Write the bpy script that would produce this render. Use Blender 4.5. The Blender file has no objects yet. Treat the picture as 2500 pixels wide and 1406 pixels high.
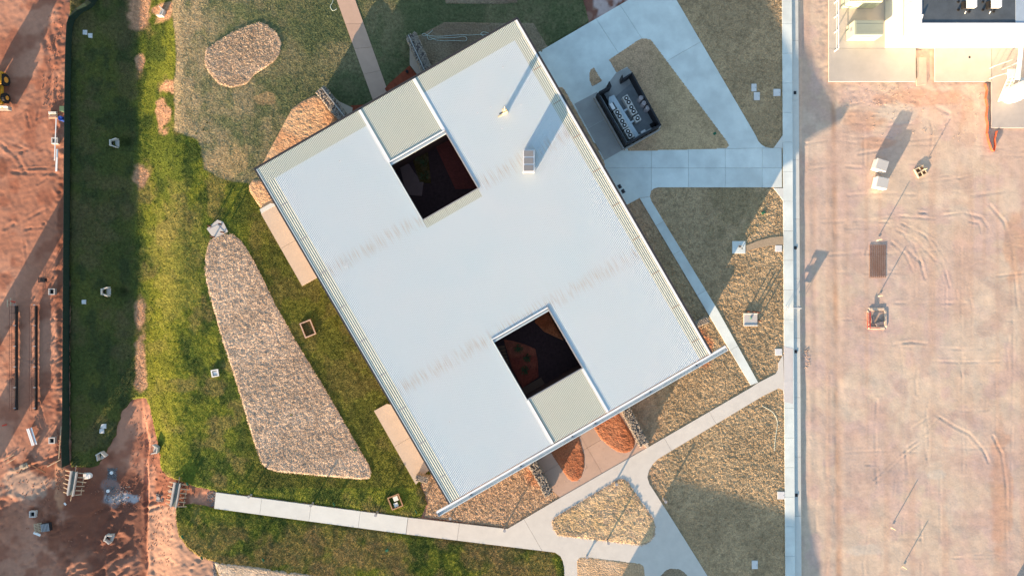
import bpy, bmesh, math, random
import numpy as np
from mathutils import Vector, Matrix
random.seed(7); RNG = np.random.default_rng(11)
SC = bpy.context.scene; COL = SC.collection
# ------------------------------------------------------------------ camera, sky, sun, exposure
H = 83.0                       # flying height; 20 photo pixels are one metre on the ground
cam = bpy.data.cameras.new('camera'); co = bpy.data.objects.new('camera', cam); COL.objects.link(co)
co.location = (0, 0, H); cam.sensor_width = 36; cam.lens = 18 / (62.5 / H); cam.clip_end = 2000; cam.clip_start = 0.5
SC.camera = co
SUN_EL = math.radians(9.0); SH = Vector((0.490, 0.872, 0)).normalized()   # SH: the way shadows fall
w = bpy.data.worlds.new('World'); SC.world = w; w.use_nodes = True
nt = w.node_tree; bg = nt.nodes['Background']; sky = nt.nodes.new('ShaderNodeTexSky'); sky.sky_type = 'NISHITA'
sky.sun_disc = False; sky.sun_elevation = SUN_EL; sky.sun_rotation = math.atan2(-SH.x, -SH.y); sky.air_density = 1.0; sky.dust_density = 0.6
nt.links.new(sky.outputs[0], bg.inputs[0]); bg.inputs[1].default_value = 0.118
sl = bpy.data.lights.new('sun', 'SUN'); sl.energy = 5.0; sl.angle = math.radians(0.45); sl.color = (1.0, 0.70, 0.45)
so = bpy.data.objects.new('sun', sl); COL.objects.link(so)
sd = Vector((SH.x * math.cos(SUN_EL), SH.y * math.cos(SUN_EL), -math.sin(SUN_EL)))
so.rotation_euler = sd.to_track_quat('-Z', 'Y').to_euler(); so.location = (-60, -100, 40)
SC.view_settings.view_transform = 'Standard'; SC.view_settings.look = 'None'; SC.view_settings.gamma = 1
SC.view_settings.use_curve_mapping = False; SC.view_settings.exposure = 1.85
SC.render.engine = 'CYCLES'

# ------------------------------------------------------------------ coordinates
def P(px, py, h=0.0):
    k = (1 - h / H) / 20
    return Vector(((px - 1250) * k, (703 - py) * k, h))
def PX(pts, h=0.0): return [(P(a, b, h).x, P(a, b, h).y) for a, b in pts]
N = 256; LAT = [np.random.default_rng(100 + i).random((N, N)) for i in range(12)]
def vn(x, y, sc, seed=0):
    x = np.asarray(x, float) / sc + seed * 17.3; y = np.asarray(y, float) / sc + seed * 9.1
    xi = np.floor(x).astype(int); yi = np.floor(y).astype(int); fx = x - xi; fy = y - yi
    fx = fx * fx * (3 - 2 * fx); fy = fy * fy * (3 - 2 * fy); L = LAT[seed % 12]
    a = L[yi % N, xi % N]; b = L[yi % N, (xi + 1) % N]; c = L[(yi + 1) % N, xi % N]; d = L[(yi + 1) % N, (xi + 1) % N]
    return (a * (1 - fx) + b * fx) * (1 - fy) + (c * (1 - fx) + d * fx) * fy
def fbm(x, y, sc, o=3, seed=0):
    r = 0; a = 1; t = 0
    for i in range(o): r = r + a * vn(x, y, sc / 2 ** i, seed + i); t += a; a *= .5
    return r / t
def ss(a, b, x): t = np.clip((np.asarray(x, float) - a) / (b - a), 0, 1); return t * t * (3 - 2 * t)
def Zg(x, y):
    x = np.asarray(x, float); y = np.asarray(y, float)
    px = x * 20 + 1250; py = 703 - y * 20
    px = px + (fbm(x * 0, y, 6, 2, 3) - .5) * 24
    low = ss(960, 1090, py)
    up = ss(174, 318, px) * (1 - ss(332, 450, px)) * 1.4
    dn = (.55 * np.clip((px - 120) / 215, 0, 1) + .45 * ss(160, 250, px)) * (1 - .30 * ss(337, 346, px) - .70 * ss(346, 440, px)) * 1.75
    d = up * (1 - low) + dn * low
    # pipe mouths dug out in front of the headwalls
    for hx, hy in ((283, 340), (272, 712)):
        d = d + 0.95 * np.exp(-(((px - hx - 4) / 18) ** 2 + ((py - hy) / 14) ** 2))
    # the lot right of the kerb lies a little lower
    d = d + 0.16 * ss(1952, 1962, x * 20 + 1250)
    return -d
def zg(px, py): q = P(px, py); return float(Zg(q.x, q.y))

# ------------------------------------------------------------------ materials
MATS = {}
def mat(name, col=(.5, .5, .5), rough=.85, var=.12, sc=1.5, bump=0.0, bsc=8, attr=False, col2=None, spec=.3, metal=0, detail=6):
    if name in MATS: return MATS[name]
    m = bpy.data.materials.new(name); m.use_nodes = True; t = m.node_tree; n = t.nodes; L = t.links
    b = n['Principled BSDF']; b.inputs['Roughness'].default_value = rough; b.inputs['Specular IOR Level'].default_value = spec
    b.inputs['Metallic'].default_value = metal
    g = n.new('ShaderNodeNewGeometry'); ns = n.new('ShaderNodeTexNoise'); ns.inputs['Scale'].default_value = sc
    ns.inputs['Detail'].default_value = detail; ns.inputs['Roughness'].default_value = .65
    L.new(g.outputs['Position'], ns.inputs['Vector'])
    mr = n.new('ShaderNodeMapRange'); mr.inputs['From Min'].default_value = .3; mr.inputs['From Max'].default_value = .7
    mr.inputs['To Min'].default_value = 1 - var; mr.inputs['To Max'].default_value = 1 + var; L.new(ns.outputs['Fac'], mr.inputs['Value'])
    if attr:
        a = n.new('ShaderNodeAttribute'); a.attribute_name = 'tint'; src = a.outputs['Color']
    elif col2:
        mx = n.new('ShaderNodeMix'); mx.data_type = 'RGBA'; n2 = n.new('ShaderNodeTexNoise'); n2.inputs['Scale'].default_value = sc * .37
        n2.inputs['Detail'].default_value = 5; L.new(g.outputs['Position'], n2.inputs['Vector'])
        r2 = n.new('ShaderNodeMapRange'); r2.inputs['From Min'].default_value = .42; r2.inputs['From Max'].default_value = .6
        L.new(n2.outputs['Fac'], r2.inputs['Value']); L.new(r2.outputs[0], mx.inputs['Factor'])
        mx.inputs['A'].default_value = (*col, 1); mx.inputs['B'].default_value = (*col2, 1); src = mx.outputs['Result']
    else:
        r = n.new('ShaderNodeRGB'); r.outputs[0].default_value = (*col, 1); src = r.outputs[0]
    vm = n.new('ShaderNodeVectorMath'); vm.operation = 'SCALE'; L.new(src, vm.inputs[0])
    oi = n.new('ShaderNodeObjectInfo'); om = n.new('ShaderNodeMapRange'); ov = .07 if name.startswith(('concrete', 'kerb', 'apron')) else 0.0
    om.inputs['To Min'].default_value = 1 - ov; om.inputs['To Max'].default_value = 1 + ov * .6; L.new(oi.outputs['Random'], om.inputs['Value'])
    mm = n.new('ShaderNodeMath'); mm.operation = 'MULTIPLY'; L.new(mr.outputs[0], mm.inputs[0]); L.new(om.outputs[0], mm.inputs[1]); L.new(mm.outputs[0], vm.inputs['Scale'])
    L.new(vm.outputs[0], b.inputs['Base Color'])
    if bump:
        n3 = n.new('ShaderNodeTexNoise'); n3.inputs['Scale'].default_value = bsc; n3.inputs['Detail'].default_value = 5
        L.new(g.outputs['Position'], n3.inputs['Vector']); bp = n.new('ShaderNodeBump'); bp.inputs['Strength'].default_value = 1
        bp.inputs['Distance'].default_value = bump; L.new(n3.outputs['Fac'], bp.inputs['Height']); L.new(bp.outputs[0], b.inputs['Normal'])
    MATS[name] = m; return m
DIRT = mat('bare_dirt', attr=True, var=.11, sc=1.6, bump=.014, bsc=4)
TURF = mat('turf', attr=True, var=.42, sc=3.2, bump=.09, bsc=5.5, detail=8, spec=.1)
MULCH = mat('wood_mulch', attr=True, var=.38, sc=6, bump=.10, bsc=6, detail=8, spec=.1)
CONC = mat('concrete_pale', (.58, .60, .57), var=.05, sc=.8, rough=.8)
CONCP = mat('concrete_plaza', (.66, .73, .71), var=.06, sc=.8, rough=.8, col2=(.57, .63, .615))
CONCD = mat('concrete_grey', (.34, .35, .345), var=.10, sc=.7)
TAN = mat('concrete_tan', (.50, .415, .33), var=.05, sc=1.1)
PINK = mat('concrete_pink', (.47, .33, .25), var=.06, sc=.9)
KERB = mat('kerb_concrete', (.54, .56, .53), var=.06, sc=1.2)
APRON = mat('apron_concrete', (.50, .46, .40), var=.08, sc=.5)
WHITE = mat('white_paint', (.78, .78, .76), var=.03, rough=.5)
WMET = mat('white_metal', (.74, .76, .77), var=.04, sc=.6, rough=.45)
CREAM = mat('cream_wall', (.78, .75, .66), var=.03)
PALEBLUE = mat('pale_cladding', (.36, .41, .50), var=.04)
FASC = mat('dark_fascia', (.035, .036, .04), var=.1, rough=.5)
CHAR = mat('charcoal', (.02, .022, .028), var=.15, rough=.6)
DWALL = mat('dark_wall', (.075, .035, .026), var=.2)
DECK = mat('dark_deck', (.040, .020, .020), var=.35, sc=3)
BLACK = mat('black', (.012, .012, .013), var=.1)
GREY = mat('grey_metal', (.28, .29, .31), var=.1, rough=.5)
TRAY = mat('galvanised_tray', (.44, .52, .56), var=.05, rough=.4)
ROOFG = mat('grey_membrane', (.080, .098, .115), var=.22, sc=.6)
WOOD = mat('sawn_timber', (.48, .36, .24), var=.2, sc=4)
DWOOD = mat('brown_timber', (.16, .08, .045), var=.25, sc=4)
RUST = mat('rusty_steel', (.11, .05, .035), var=.3, sc=5)
YEL = mat('yellow_paint', (.62, .31, .025), var=.12, sc=3, rough=.45)
ORNG = mat('orange_plastic', (.55, .11, .05), var=.1)
GLASS = mat('dark_glass', (.03, .045, .045), var=.05, rough=.1, spec=.6)
RUBB = mat('rubber', (.02, .02, .022), var=.2)
GREENB = mat('green_plastic', (.02, .12, .07), var=.1)
BLUEP = mat('blue_plastic', (.02, .07, .35), var=.1)
REDP = mat('red_paint', (.55, .05, .03), var=.1)
SAGE = mat('sage_paint', (.46, .50, .38), var=.05, sc=1)
SAGET = mat('sage_roof', (.30, .34, .28), var=.05, sc=1)
STONE = mat('gabion_stone', (.27, .24, .20), var=.35, sc=9, bump=.05, bsc=12)
RUBBLE = mat('dirt_clods', (.33, .15, .095), var=.3, sc=3)
LEAF = mat('leaf', (.06, .10, .03), var=.5, sc=6)
ASPH = mat('grey_gravel', (.17, .18, .19), var=.4, sc=9)

# roof sheet materials: stains follow the sheet laps (generated from a stain attribute)
def roofmat(name, col, dirt):
    m = bpy.data.materials.new(name); m.use_nodes = True; t = m.node_tree; n = t.nodes; L = t.links; b = n['Principled BSDF']
    b.inputs['Roughness'].default_value = .5; b.inputs['Specular IOR Level'].default_value = .3
    a = n.new('ShaderNodeAttribute'); a.attribute_name = 'lap'; g = n.new('ShaderNodeNewGeometry')
    mp = n.new('ShaderNodeMapping'); mp.vector_type = 'POINT'; mp.inputs['Rotation'].default_value = (0, 0, math.radians(-29.8 + 0))
    mp.inputs['Scale'].default_value = (1, 1, 1); L.new(g.outputs['Position'], mp.inputs['Vector'])
    m2 = n.new('ShaderNodeMapping'); m2.inputs['Scale'].default_value = (8.0, .5, 1); L.new(mp.outputs[0], m2.inputs['Vector'])
    ns = n.new('ShaderNodeTexNoise'); ns.inputs['Scale'].default_value = 1; ns.inputs['Detail'].default_value = 5; L.new(m2.outputs[0], ns.inputs['Vector'])
    r = n.new('ShaderNodeMapRange'); r.inputs['From Min'].default_value = .45; r.inputs['From Max'].default_value = .72; L.new(ns.outputs['Fac'], r.inputs['Value'])
    mu = n.new('ShaderNodeMath'); mu.operation = 'MULTIPLY'; L.new(r.outputs[0], mu.inputs[0]); L.new(a.outputs['Fac'], mu.inputs[1])
    n4 = n.new('ShaderNodeTexNoise'); n4.inputs['Scale'].default_value = .18; n4.inputs['Detail'].default_value = 4; L.new(g.outputs['Position'], n4.inputs['Vector'])
    mg = n.new('ShaderNodeMix'); mg.data_type = 'RGBA'; L.new(n4.outputs['Fac'], mg.inputs['Factor'])
    mg.inputs['A'].default_value = (col[0] * .86, col[1] * .94, col[2] * .97, 1); mg.inputs['B'].default_value = (col[0], col[1] * .97, col[2] * .97, 1)
    mx = n.new('ShaderNodeMix'); mx.data_type = 'RGBA'; L.new(mu.outputs[0], mx.inputs['Factor']); L.new(mg.outputs['Result'], mx.inputs['A'])
    mx.inputs['B'].default_value = (*dirt, 1); L.new(mx.outputs['Result'], b.inputs['Base Color']); MATS[name] = m; return m
ROOFW = roofmat('white_roof_sheet', (.625, .67, .68), (.46, .38, .31))
ROOFC = roofmat('cream_roof_sheet', (.62, .63, .555), (.35, .35, .28))
ROOFV = roofmat('olive_roof_pan', (.40, .42, .34), (.25, .26, .2))

# ------------------------------------------------------------------ objects
def tag(o, label=None, cat=None, group=None, kind=None):
    if label: o['label'] = label
    if cat: o['category'] = cat
    if group: o['group'] = group
    if kind: o['kind'] = kind
    return o
def root(name, label, cat, loc=(0, 0, 0), rz=0, group=None, kind=None):
    o = bpy.data.objects.new(name, None); COL.objects.link(o); o.location = loc; o.rotation_euler = (0, 0, rz); o.empty_display_size = .3
    return tag(o, label, cat, group, kind)
class MB:
    def __init__(s): s.v = []; s.f = []
    def add(s, vs, fs):
        b = len(s.v); s.v += [tuple(v) for v in vs]; s.f += [tuple(i + b for i in f) for f in fs]; return s
    def box(s, c, d, rz=0, rx=0, ry=0, taper=1.0):
        hx, hy, hz = d[0] / 2, d[1] / 2, d[2] / 2
        M = Matrix.Rotation(rz, 3, 'Z') @ Matrix.Rotation(ry, 3, 'Y') @ Matrix.Rotation(rx, 3, 'X'); vs = []
        for z in (-1, 1):
            k = taper if z > 0 else 1
            for x, y in ((-1, -1), (1, -1), (1, 1), (-1, 1)): vs.append(Vector(c) + M @ Vector((x * hx * k, y * hy * k, z * hz)))
        return s.add(vs, [(3, 2, 1, 0), (4, 5, 6, 7), (0, 1, 5, 4), (1, 2, 6, 5), (2, 3, 7, 6), (3, 0, 4, 7)])
    def cyl(s, a, b, r, r2=None, n=10, cap=True):
        a = Vector(a); b = Vector(b); r2 = r if r2 is None else r2; d = (b - a).normalized(); q = d.orthogonal().normalized(); e = d.cross(q); vs = []
        for p, rr in ((a, r), (b, r2)):
            for i in range(n):
                t = 2 * math.pi * i / n; vs.append(p + (q * math.cos(t) + e * math.sin(t)) * rr)
        fs = [(i, (i + 1) % n, n + (i + 1) % n, n + i) for i in range(n)]
        if cap: fs += [tuple(reversed(range(n))), tuple(range(n, 2 * n))]
        return s.add(vs, fs)
    def tube(s, pts, r, n=6):
        for a, b in zip(pts[:-1], pts[1:]): s.cyl(a, b, r, n=n)
        return s
    def prism(s, poly, z0, z1):
        n = len(poly); area = sum(poly[i][0] * poly[(i + 1) % n][1] - poly[(i + 1) % n][0] * poly[i][1] for i in range(n))
        if area < 0: poly = poly[::-1]
        zz0 = z0 if callable(z0) else (lambda x, y: z0); zz1 = z1 if callable(z1) else (lambda x, y: z1)
        vs = [(x, y, zz0(x, y)) for x, y in poly] + [(x, y, zz1(x, y)) for x, y in poly]
        return s.add(vs, [tuple(reversed(range(n))), tuple(range(n, 2 * n))] + [(i, (i + 1) % n, n + (i + 1) % n, n + i) for i in range(n)])
    def ring(s, c, r0, r1, z0, z1, n=16):
        vs = []
        for z in (z0, z1):
            for r in (r0, r1):
                for i in range(n): t = 2 * math.pi * i / n; vs.append((c[0] + r * math.cos(t), c[1] + r * math.sin(t), c[2] + z))
        fs = []
        for i in range(n):
            j = (i + 1) % n
            fs += [(2 * n + i, 3 * n + i, 3 * n + j, 2 * n + j), (n + i, n + j, 3 * n + j, 3 * n + i), (j, i, 2 * n + i, 2 * n + j)]
        return s.add(vs, fs)
    def build(s, name, m, parent=None, world=False, bevel=0, **kw):
        me = bpy.data.meshes.new(name); vs = s.v
        if world and parent is not None: l = parent.location; vs = [(v[0] - l.x, v[1] - l.y, v[2] - l.z) for v in vs]
        me.from_pydata(vs, [], s.f); me.materials.append(m); o = bpy.data.objects.new(name, me); COL.objects.link(o); o.parent = parent
        if bevel:
            bm = bmesh.new(); bm.from_mesh(me); bmesh.ops.bevel(bm, geom=bm.edges[:], offset=bevel, segments=1, affect='EDGES'); bm.to_mesh(me); bm.free()
        return tag(o, **kw) if kw else o
def copy_tree(o, loc, rz=None, label=None, sc=None):
    def rec(a, par):
        c = a.copy(); COL.objects.link(c); c.parent = par
        for ch in list(a.children): rec(ch, c)
        return c
    r = rec(o, None); r.location = loc
    if rz is not None: r.rotation_euler = (0, 0, rz)
    if label: r['label'] = label
    if sc: r.scale = sc
    return r
def inpoly(x, y, poly):
    ins = np.zeros(x.shape, bool); n = len(poly)
    for i in range(n):
        x1, y1 = poly[i]; x2, y2 = poly[(i + 1) % n]
        if y1 == y2: continue
        c = ((y1 > y) != (y2 > y)) & (x < (x2 - x1) * (y - y1) / (y2 - y1) + x1); ins ^= c
    return ins
def near(x, y, poly, closed=True):
    bd = np.full(x.shape, 1e9); bx = np.zeros(x.shape); by = np.zeros(x.shape); n = len(poly)
    for i in range(n if closed else n - 1):
        x1, y1 = poly[i]; x2, y2 = poly[(i + 1) % n]; dx, dy = x2 - x1, y2 - y1; l2 = dx * dx + dy * dy + 1e-12
        t = np.clip(((x - x1) * dx + (y - y1) * dy) / l2, 0, 1); qx = x1 + t * dx; qy = y1 + t * dy
        d = np.hypot(x - qx, y - qy); m = d < bd; bd[m] = d[m]; bx[m] = qx[m]; by[m] = qy[m]
    return bd, bx, by
def mesh_np(name, V, F, m, tint=None, parent=None, smooth=True):
    me = bpy.data.meshes.new(name); me.vertices.add(len(V)); me.vertices.foreach_set('co', V.astype(np.float32).ravel())
    k = F.shape[1]; me.loops.add(F.size); me.loops.foreach_set('vertex_index', F.astype(np.int32).ravel()); me.polygons.add(len(F))
    me.polygons.foreach_set('loop_start', np.arange(0, F.size, k, dtype=np.int32))
    me.update(calc_edges=True); me.polygons.foreach_set('use_smooth', np.full(len(F), smooth)); me.materials.append(m)
    if tint is not None:
        a = me.attributes.new('tint', 'FLOAT_COLOR', 'POINT'); a.data.foreach_set('color', np.concatenate([tint, np.ones((len(V), 1))], 1).astype(np.float32).ravel())
    o = bpy.data.objects.new(name, me); COL.objects.link(o); o.parent = parent; return o
def sheet(name, poly, sp, z0, relief, tint, m, drop=.06, edge=.35, cut=None, rag=0):
    xs = [p[0] for p in poly]; ys = [p[1] for p in poly]
    gx, gy = np.meshgrid(np.arange(min(xs) - sp, max(xs) + 2 * sp, sp), np.arange(min(ys) - sp, max(ys) + 2 * sp, sp))
    ins = inpoly(gx, gy, poly); d, bx, by = near(gx, gy, poly)
    if rag: d = np.where(ins, d, d)
    dd = np.where(ins, d, 0)
    c = ins[:-1, :-1] | ins[1:, :-1] | ins[:-1, 1:] | ins[1:, 1:]
    if cut is not None:
        hole = inpoly(gx, gy, cut); c &= ~(hole[:-1, :-1] & hole[1:, :-1] & hole[:-1, 1:] & hole[1:, 1:])
    X = np.where(ins, gx, bx); Y = np.where(ins, gy, by)
    if rag:
        o1 = (vn(X, Y, rag * 2, 5) - .5) * rag; o2 = (vn(X, Y, rag * 2, 6) - .5) * rag; wgt = np.where(dd < rag * 2, 1, 0); X = X + o1 * wgt; Y = Y + o2 * wgt
    Z = Zg(X, Y) + z0 + relief(X, Y) * ss(0, edge, dd) - drop * (~ins)
    idx = np.arange(gx.size).reshape(gx.shape); F = np.stack([idx[:-1, :-1][c], idx[:-1, 1:][c], idx[1:, 1:][c], idx[1:, :-1][c]], 1)
    used = np.unique(F); mp = np.full(gx.size, -1); mp[used] = np.arange(len(used)); V = np.stack([X.ravel(), Y.ravel(), Z.ravel()], 1)[used]
    return mesh_np(name, V, mp[F], m, tint(V[:, 0], V[:, 1]))
def mixc(a, b, t): t = np.asarray(t)[:, None]; return np.asarray(a) * (1 - t) + np.asarray(b) * t
def blob(x, y, px, py, rx, ry, seed=1, r=.5):
    X = x * 20 + 1250; Y = 703 - y * 20; q = np.hypot((X - px) / rx, (Y - py) / ry) + (fbm(x, y, 1.3, 3, seed) - .5) * r * 2
    return 1 - ss(.7, 1.15, q)

# ------------------------------------------------------------------ ground: bare dirt everywhere, lots left and right
LAWN = PX([(171, -60), (171, 1140), (205, 1146), (228, 1140), (266, 1065), (283, 1008), (305, 979), (342, 974), (352, 994), (376, 1092), (386, 1150), (400, 1164), (437, 1174), (470, 1187), (528, 1199),
           (996, 1262), (1030, 1262), (1044, 1228), (1027, 1180), (1120, 1100), (1100, 700), (1300, 140), (1318, 130), (1437, 57), (1414, -60)])
LAWN2 = PX([(430, 1238), (470, 1228), (524, 1240), (991, 1303), (1240, 1334), (1355, 1347), (1369, 1357), (1377, 1384), (1380, 1480), (545, 1480), (524, 1369), (494, 1363), (464, 1343), (437, 1309), (428, 1262)])
EASTBED = PX([(1280, 60), (1318, 128), (1545, -5), (1545, -60), (1911, -60), (1914, 700), (1918, 1480), (1380, 1480), (1379, 1384), (1360, 1340), (1240, 1320), (1240, 1289), (1036, 1262), (1046, 1228), (1027, 1178), (1250, 700)])
def ridge(x, y, sc, seed): return 1 - np.abs(2 * vn(x, y, sc, seed) - 1)
RUTS = [([(2190, 560), (2240, 585), (2290, 640), (2310, 690)], .12, .05), ([(2205, 545), (2262, 575), (2305, 640), (2322, 700)], .12, .05), ([(2220, 610), (2250, 640), (2262, 680)], .15, .06),
        ([(2212, 575), (2236, 600), (2256, 650)], .13, .06), ([(2180, 590), (2215, 622), (2235, 668)], .14, .07), ([(2235, 560), (2285, 590), (2330, 660)], .1, .04),
        ([(2135, 1172), (2200, 1110), (2260, 1060), (2300, 1015)], .12, .06), ([(2143, 1178), (2208, 1115), (2268, 1066)], .12, .06), ([(2225, 1050), (2290, 1005)], .12, .05),
        ([(2280, 1008), (2330, 1040), (2370, 1060), (2405, 1100), (2418, 1130)], .14, .07), ([(2428, 1065), (2450, 1110), (2460, 1180), (2462, 1240)], .14, .07),
        ([(2420, 500), (2455, 540), (2475, 600), (2490, 760)], .15, .05), ([(2360, 520), (2400, 530), (2420, 560), (2410, 590)], .14, .05), ([(2370, 540), (2395, 545), (2400, 570)], .12, .05),
        ([(2200, 840), (2208, 900), (2204, 960)], .1, .04), ([(2350, 600), (2352, 900), (2355, 1200)], .1, .03), ([(2475, 640), (2478, 900), (2470, 1300)], .12, .03),
        ([(2040, 150), (2042, 500), (2046, 900), (2050, 1400)], .5, .05), ([(1985, 0), (1990, 600), (1998, 1400)], .35, .03), ([(1968, 100), (1972, 700), (1976, 1400)], .2, .02),
        ([(2150, 620), (2300, 610)], .12, .03), ([(2090, 830), (2230, 850)], .12, .02), ([(2060, 330), (2200, 345), (2330, 330)], .12, .03), ([(2050, 262), (2120, 245), (2180, 262), (2300, 250)], .12, .05),
        ([(2120, 300), (2180, 306), (2230, 300)], .14, .05), ([(2230, 245), (2280, 255), (2320, 275)], .2, .07), ([(2100, 375), (2160, 365)], .15, .04), ([(2180, 1250), (2190, 1170), (2205, 1140)], .12, .04),
        ([(30, 420), (100, 424), (150, 420)], .2, .05), ([(100, 60), (128, 170), (115, 260)], .3, .07), ([(120, 40), (140, 160), (135, 250)], .2, .06), ([(0, 350), (40, 380), (60, 420)], .2, .05),
        ([(40, 735), (120, 735)], .2, .04), ([(150, 700), (148, 900), (150, 1130)], .35, .1), ([(205, 1180), (255, 1290), (150, 1400)], .5, .15), ([(345, 1000), (340, 1200), (346, 1406)], .25, .1),
        ([(330, 980), (328, 1100)], .15, .06), ([(335, 1240), (420, 1215)], .2, .1), ([(340, 1256), (425, 1226)], .2, .12), ([(20, 1160), (150, 1110)], .2, .1), ([(100, 1240), (60, 1250), (60, 1280)], .3, .1)]
RUTS = [([(P(*p).x, P(*p).y) for p in r[0]], r[1], r[2]) for r in RUTS]
_r = random.Random(5)
for _i in range(110):
    _x, _y = _r.uniform(1965, 2480), _r.uniform(225, 1390); _v = _r.random() < (.75 if _y > 800 else .35); _l = _r.uniform(40, 180); _w = _r.uniform(-14, 14)
    _p = [(_x, _y), (_x + _w, _y + _l * .5), (_x + _w * .5, _y + _l)] if _v else [(_x, _y), (_x + _l * .5, _y + _w), (_x + _l, _y + _w * .3)]
    RUTS.append(([(P(*p).x, P(*p).y) for p in _p], _r.uniform(.07, .16), _r.uniform(.015, .05)))
for _i in range(50):
    _x, _y = _r.uniform(0, 140), _r.uniform(250, 1390); _l = _r.uniform(20, 90); _a = _r.uniform(-.6, 1.9)
    RUTS.append(([(P(_x, _y).x, P(_x, _y).y), (P(_x + _l * math.cos(_a), _y - _l * math.sin(_a)).x, P(_x + _l * math.cos(_a), _y - _l * math.sin(_a)).y)], _r.uniform(.08, .18), _r.uniform(.03, .08)))
def dirt_relief(x, y):
    px = x * 20 + 1250; py = 703 - y * 20
    left = 1 - ss(1200, 1300, px)
    r = (fbm(x, y, 3.5, 3, 1) - .5) * .10
    rough = left * .55 + .07 + .6 * ss(330, 200, py) * (px > 2000) * (1 - ss(2400, 2430, px))
    rough = rough + 2.6 * ss(1150, 1250, py) * (1 - ss(240, 360, px)) * ss(.35, .6, fbm(x, y, 3, 2, 6)) + .9 * ss(120, 140, px) * (px < 179) + .9 * ss(1130, 1180, py) * ss(330, 360, px) * (px < 520)
    r = r + rough * ((ridge(x + .6 * y, (y - .4 * x) * 1.8, .9, 2) - .5) * .05 + (vn(x, y, .38, 4) - .5) * .05)
    st_ = ss(110, 180, px) * (1 - ss(285, 330, px)) * ss(1185, 1230, py) * 1.7 + .7 * (1 - ss(100, 160, px)) * ss(1080, 1150, py)
    r = r + st_ * (ridge((x * .80 + y * .60) * .28, (y * .80 - x * .60), .75, 9) - .4) * .17 * ss(.3, .6, fbm(x, y, 2.2, 2, 10))
    r = r + (fbm(x * 1.5, y * .35, 1.1, 2, 7) - .5) * .018 * (1 - left) + (fbm(x, y, 1.7, 3, 11) - .5) * .03 * (1 - left)
    for pl, wd, dp in RUTS:
        xs = [p[0] for p in pl]; ys = [p[1] for p in pl]; m = (x > min(xs) - 2) & (x < max(xs) + 2) & (y > min(ys) - 2) & (y < max(ys) + 2)
        if m.any():
            d = near(x[m], y[m], pl, False)[0] / wd; v = vn(x[m], y[m], 1.1, 8)
            r[m] += dp * (.75 if xs[0] < 0 else .5) * (v * 1.6 - .1).clip(0, 2) * (-np.exp(-d * d) + .6 * np.exp(-(d - 1.9) ** 2 * 1.5))
    return r
def dirt_tint(x, y):
    px = x * 20 + 1250; py = 703 - y * 20
    n1 = fbm(x, y, 6, 3, 2); n2 = fbm(x, y, 2, 3, 5)
    L = mixc((.34, .150, .092), (.43, .215, .14), ss(.35, .65, n1)); L = mixc(L, (.26, .095, .055), ss(.5, .7, n2) * .75)
    for b in ((5, 410, 14, 26), (150, 700, 14, 300), (200, 1200, 110, 80), (420, 1190, 60, 30), (260, 1280, 130, 110), (62, 1150, 40, 40), (185, 1185, 34, 40), (435, 1205, 34, 40), (200, 1310, 90, 60), (85, 1255, 22, 18)): L = mixc(L, (.19, .065, .035), blob(x, y, *b) * .75)
    L = mixc(L, (.44, .33, .25), blob(x, y, 50, 1180, 60, 45, 3, .8) * .6); L = mixc(L, (.56, .30, .17), blob(x, y, 145, 1190, 12, 60) * .6)
    L = mixc(L, (.40, .24, .165), (ss(340, 352, px) * (px < 540) * (py > 1240)) * .8); L = mixc(L, (.17, .065, .04), ss(130, 190, px) * (1 - ss(330, 342, px)) * ss(1130, 1180, py) * (.45 + .5 * ss(.35, .6, n2)))  # second mix puts the shade of the channel bank into the soil colour
    L = mixc(L, (.42, .42, .44), blob(x, y, 290, 1225, 42, 12, 4, .9) * .9); L = mixc(L, (.13, .11, .11), blob(x, y, 256, 1165, 14, 15, 4, .6) * .9); L = mixc(L, (.30, .25, .24), blob(x, y, 255, 1210, 22, 30, 6, .9) * .5)
    R = mixc((.50, .385, .315), (.53, .425, .33), ss(.35, .65, n1)); R = mixc(R, (.50, .37, .325), ss(.5, .7, n2) * .7)
    st = vn(x, y * .02, .8, 9); R = mixc(R, (.48, .335, .25), ss(.55, .9, st) * .5)
    R = mixc(R, (.40, .24, .155), (1 - ss(0, 12, np.abs(px - (2034 + py * .011)))) * (.25 + .5 * vn(x, y, 2.5, 4)))
    for b in ((2110, 295, 50, 26), (2145, 350, 55, 14), (2370, 300, 30, 60), (2485, 600, 30, 90), (2450, 1200, 30, 150), (2250, 240, 110, 22), (2145, 640, 22, 40)): R = mixc(R, (.45, .24, .15), blob(x, y, *b) * .45)
    R = mixc(R, (.56, .47, .375), ss(.55, .72, fbm(x * 1.2, y * .5, 4, 4, 6)) * .6); R = mixc(R, (.43, .31, .255), ss(.56, .70, fbm(x, y, 2.6, 4, 9)) * .45)
    R = mixc(R, (.52, .47, .40), np.maximum.reduce([blob(x, y, 2190, 275, 60, 24, 3), blob(x, y, 2290, 1160, 30, 14, 3), blob(x, y, 2110, 1345, 60, 16, 3)]) * .6)
    c = mixc(L, R, ss(1200, 1400, px))
    # dark red corner behind the lawn
    c = mixc(c, (.20, .085, .06), (ss(1400, 1420, px) * (px < 1560) * (py < 80)) * (1 - ss(.5, .56, n2) * .2))
    c = mixc(c, (.50, .40, .38), (ss(1446, 1452, px) * (px < 1560) * (py < 60)) * ss(.42, .6, fbm(x, y, 1.1, 3, 3)) * .9)
    c = mixc(c, (.40, .28, .20), (1 - ss(1300, 1320, np.abs(px - 1250))) * 0)
    return c
s = .155
ax = np.concatenate([[-700, -400, -220, -140, -100, -80, -70], np.arange(-64, 64.01, s), [70, 80, 100, 140, 220, 400, 700]])
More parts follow.
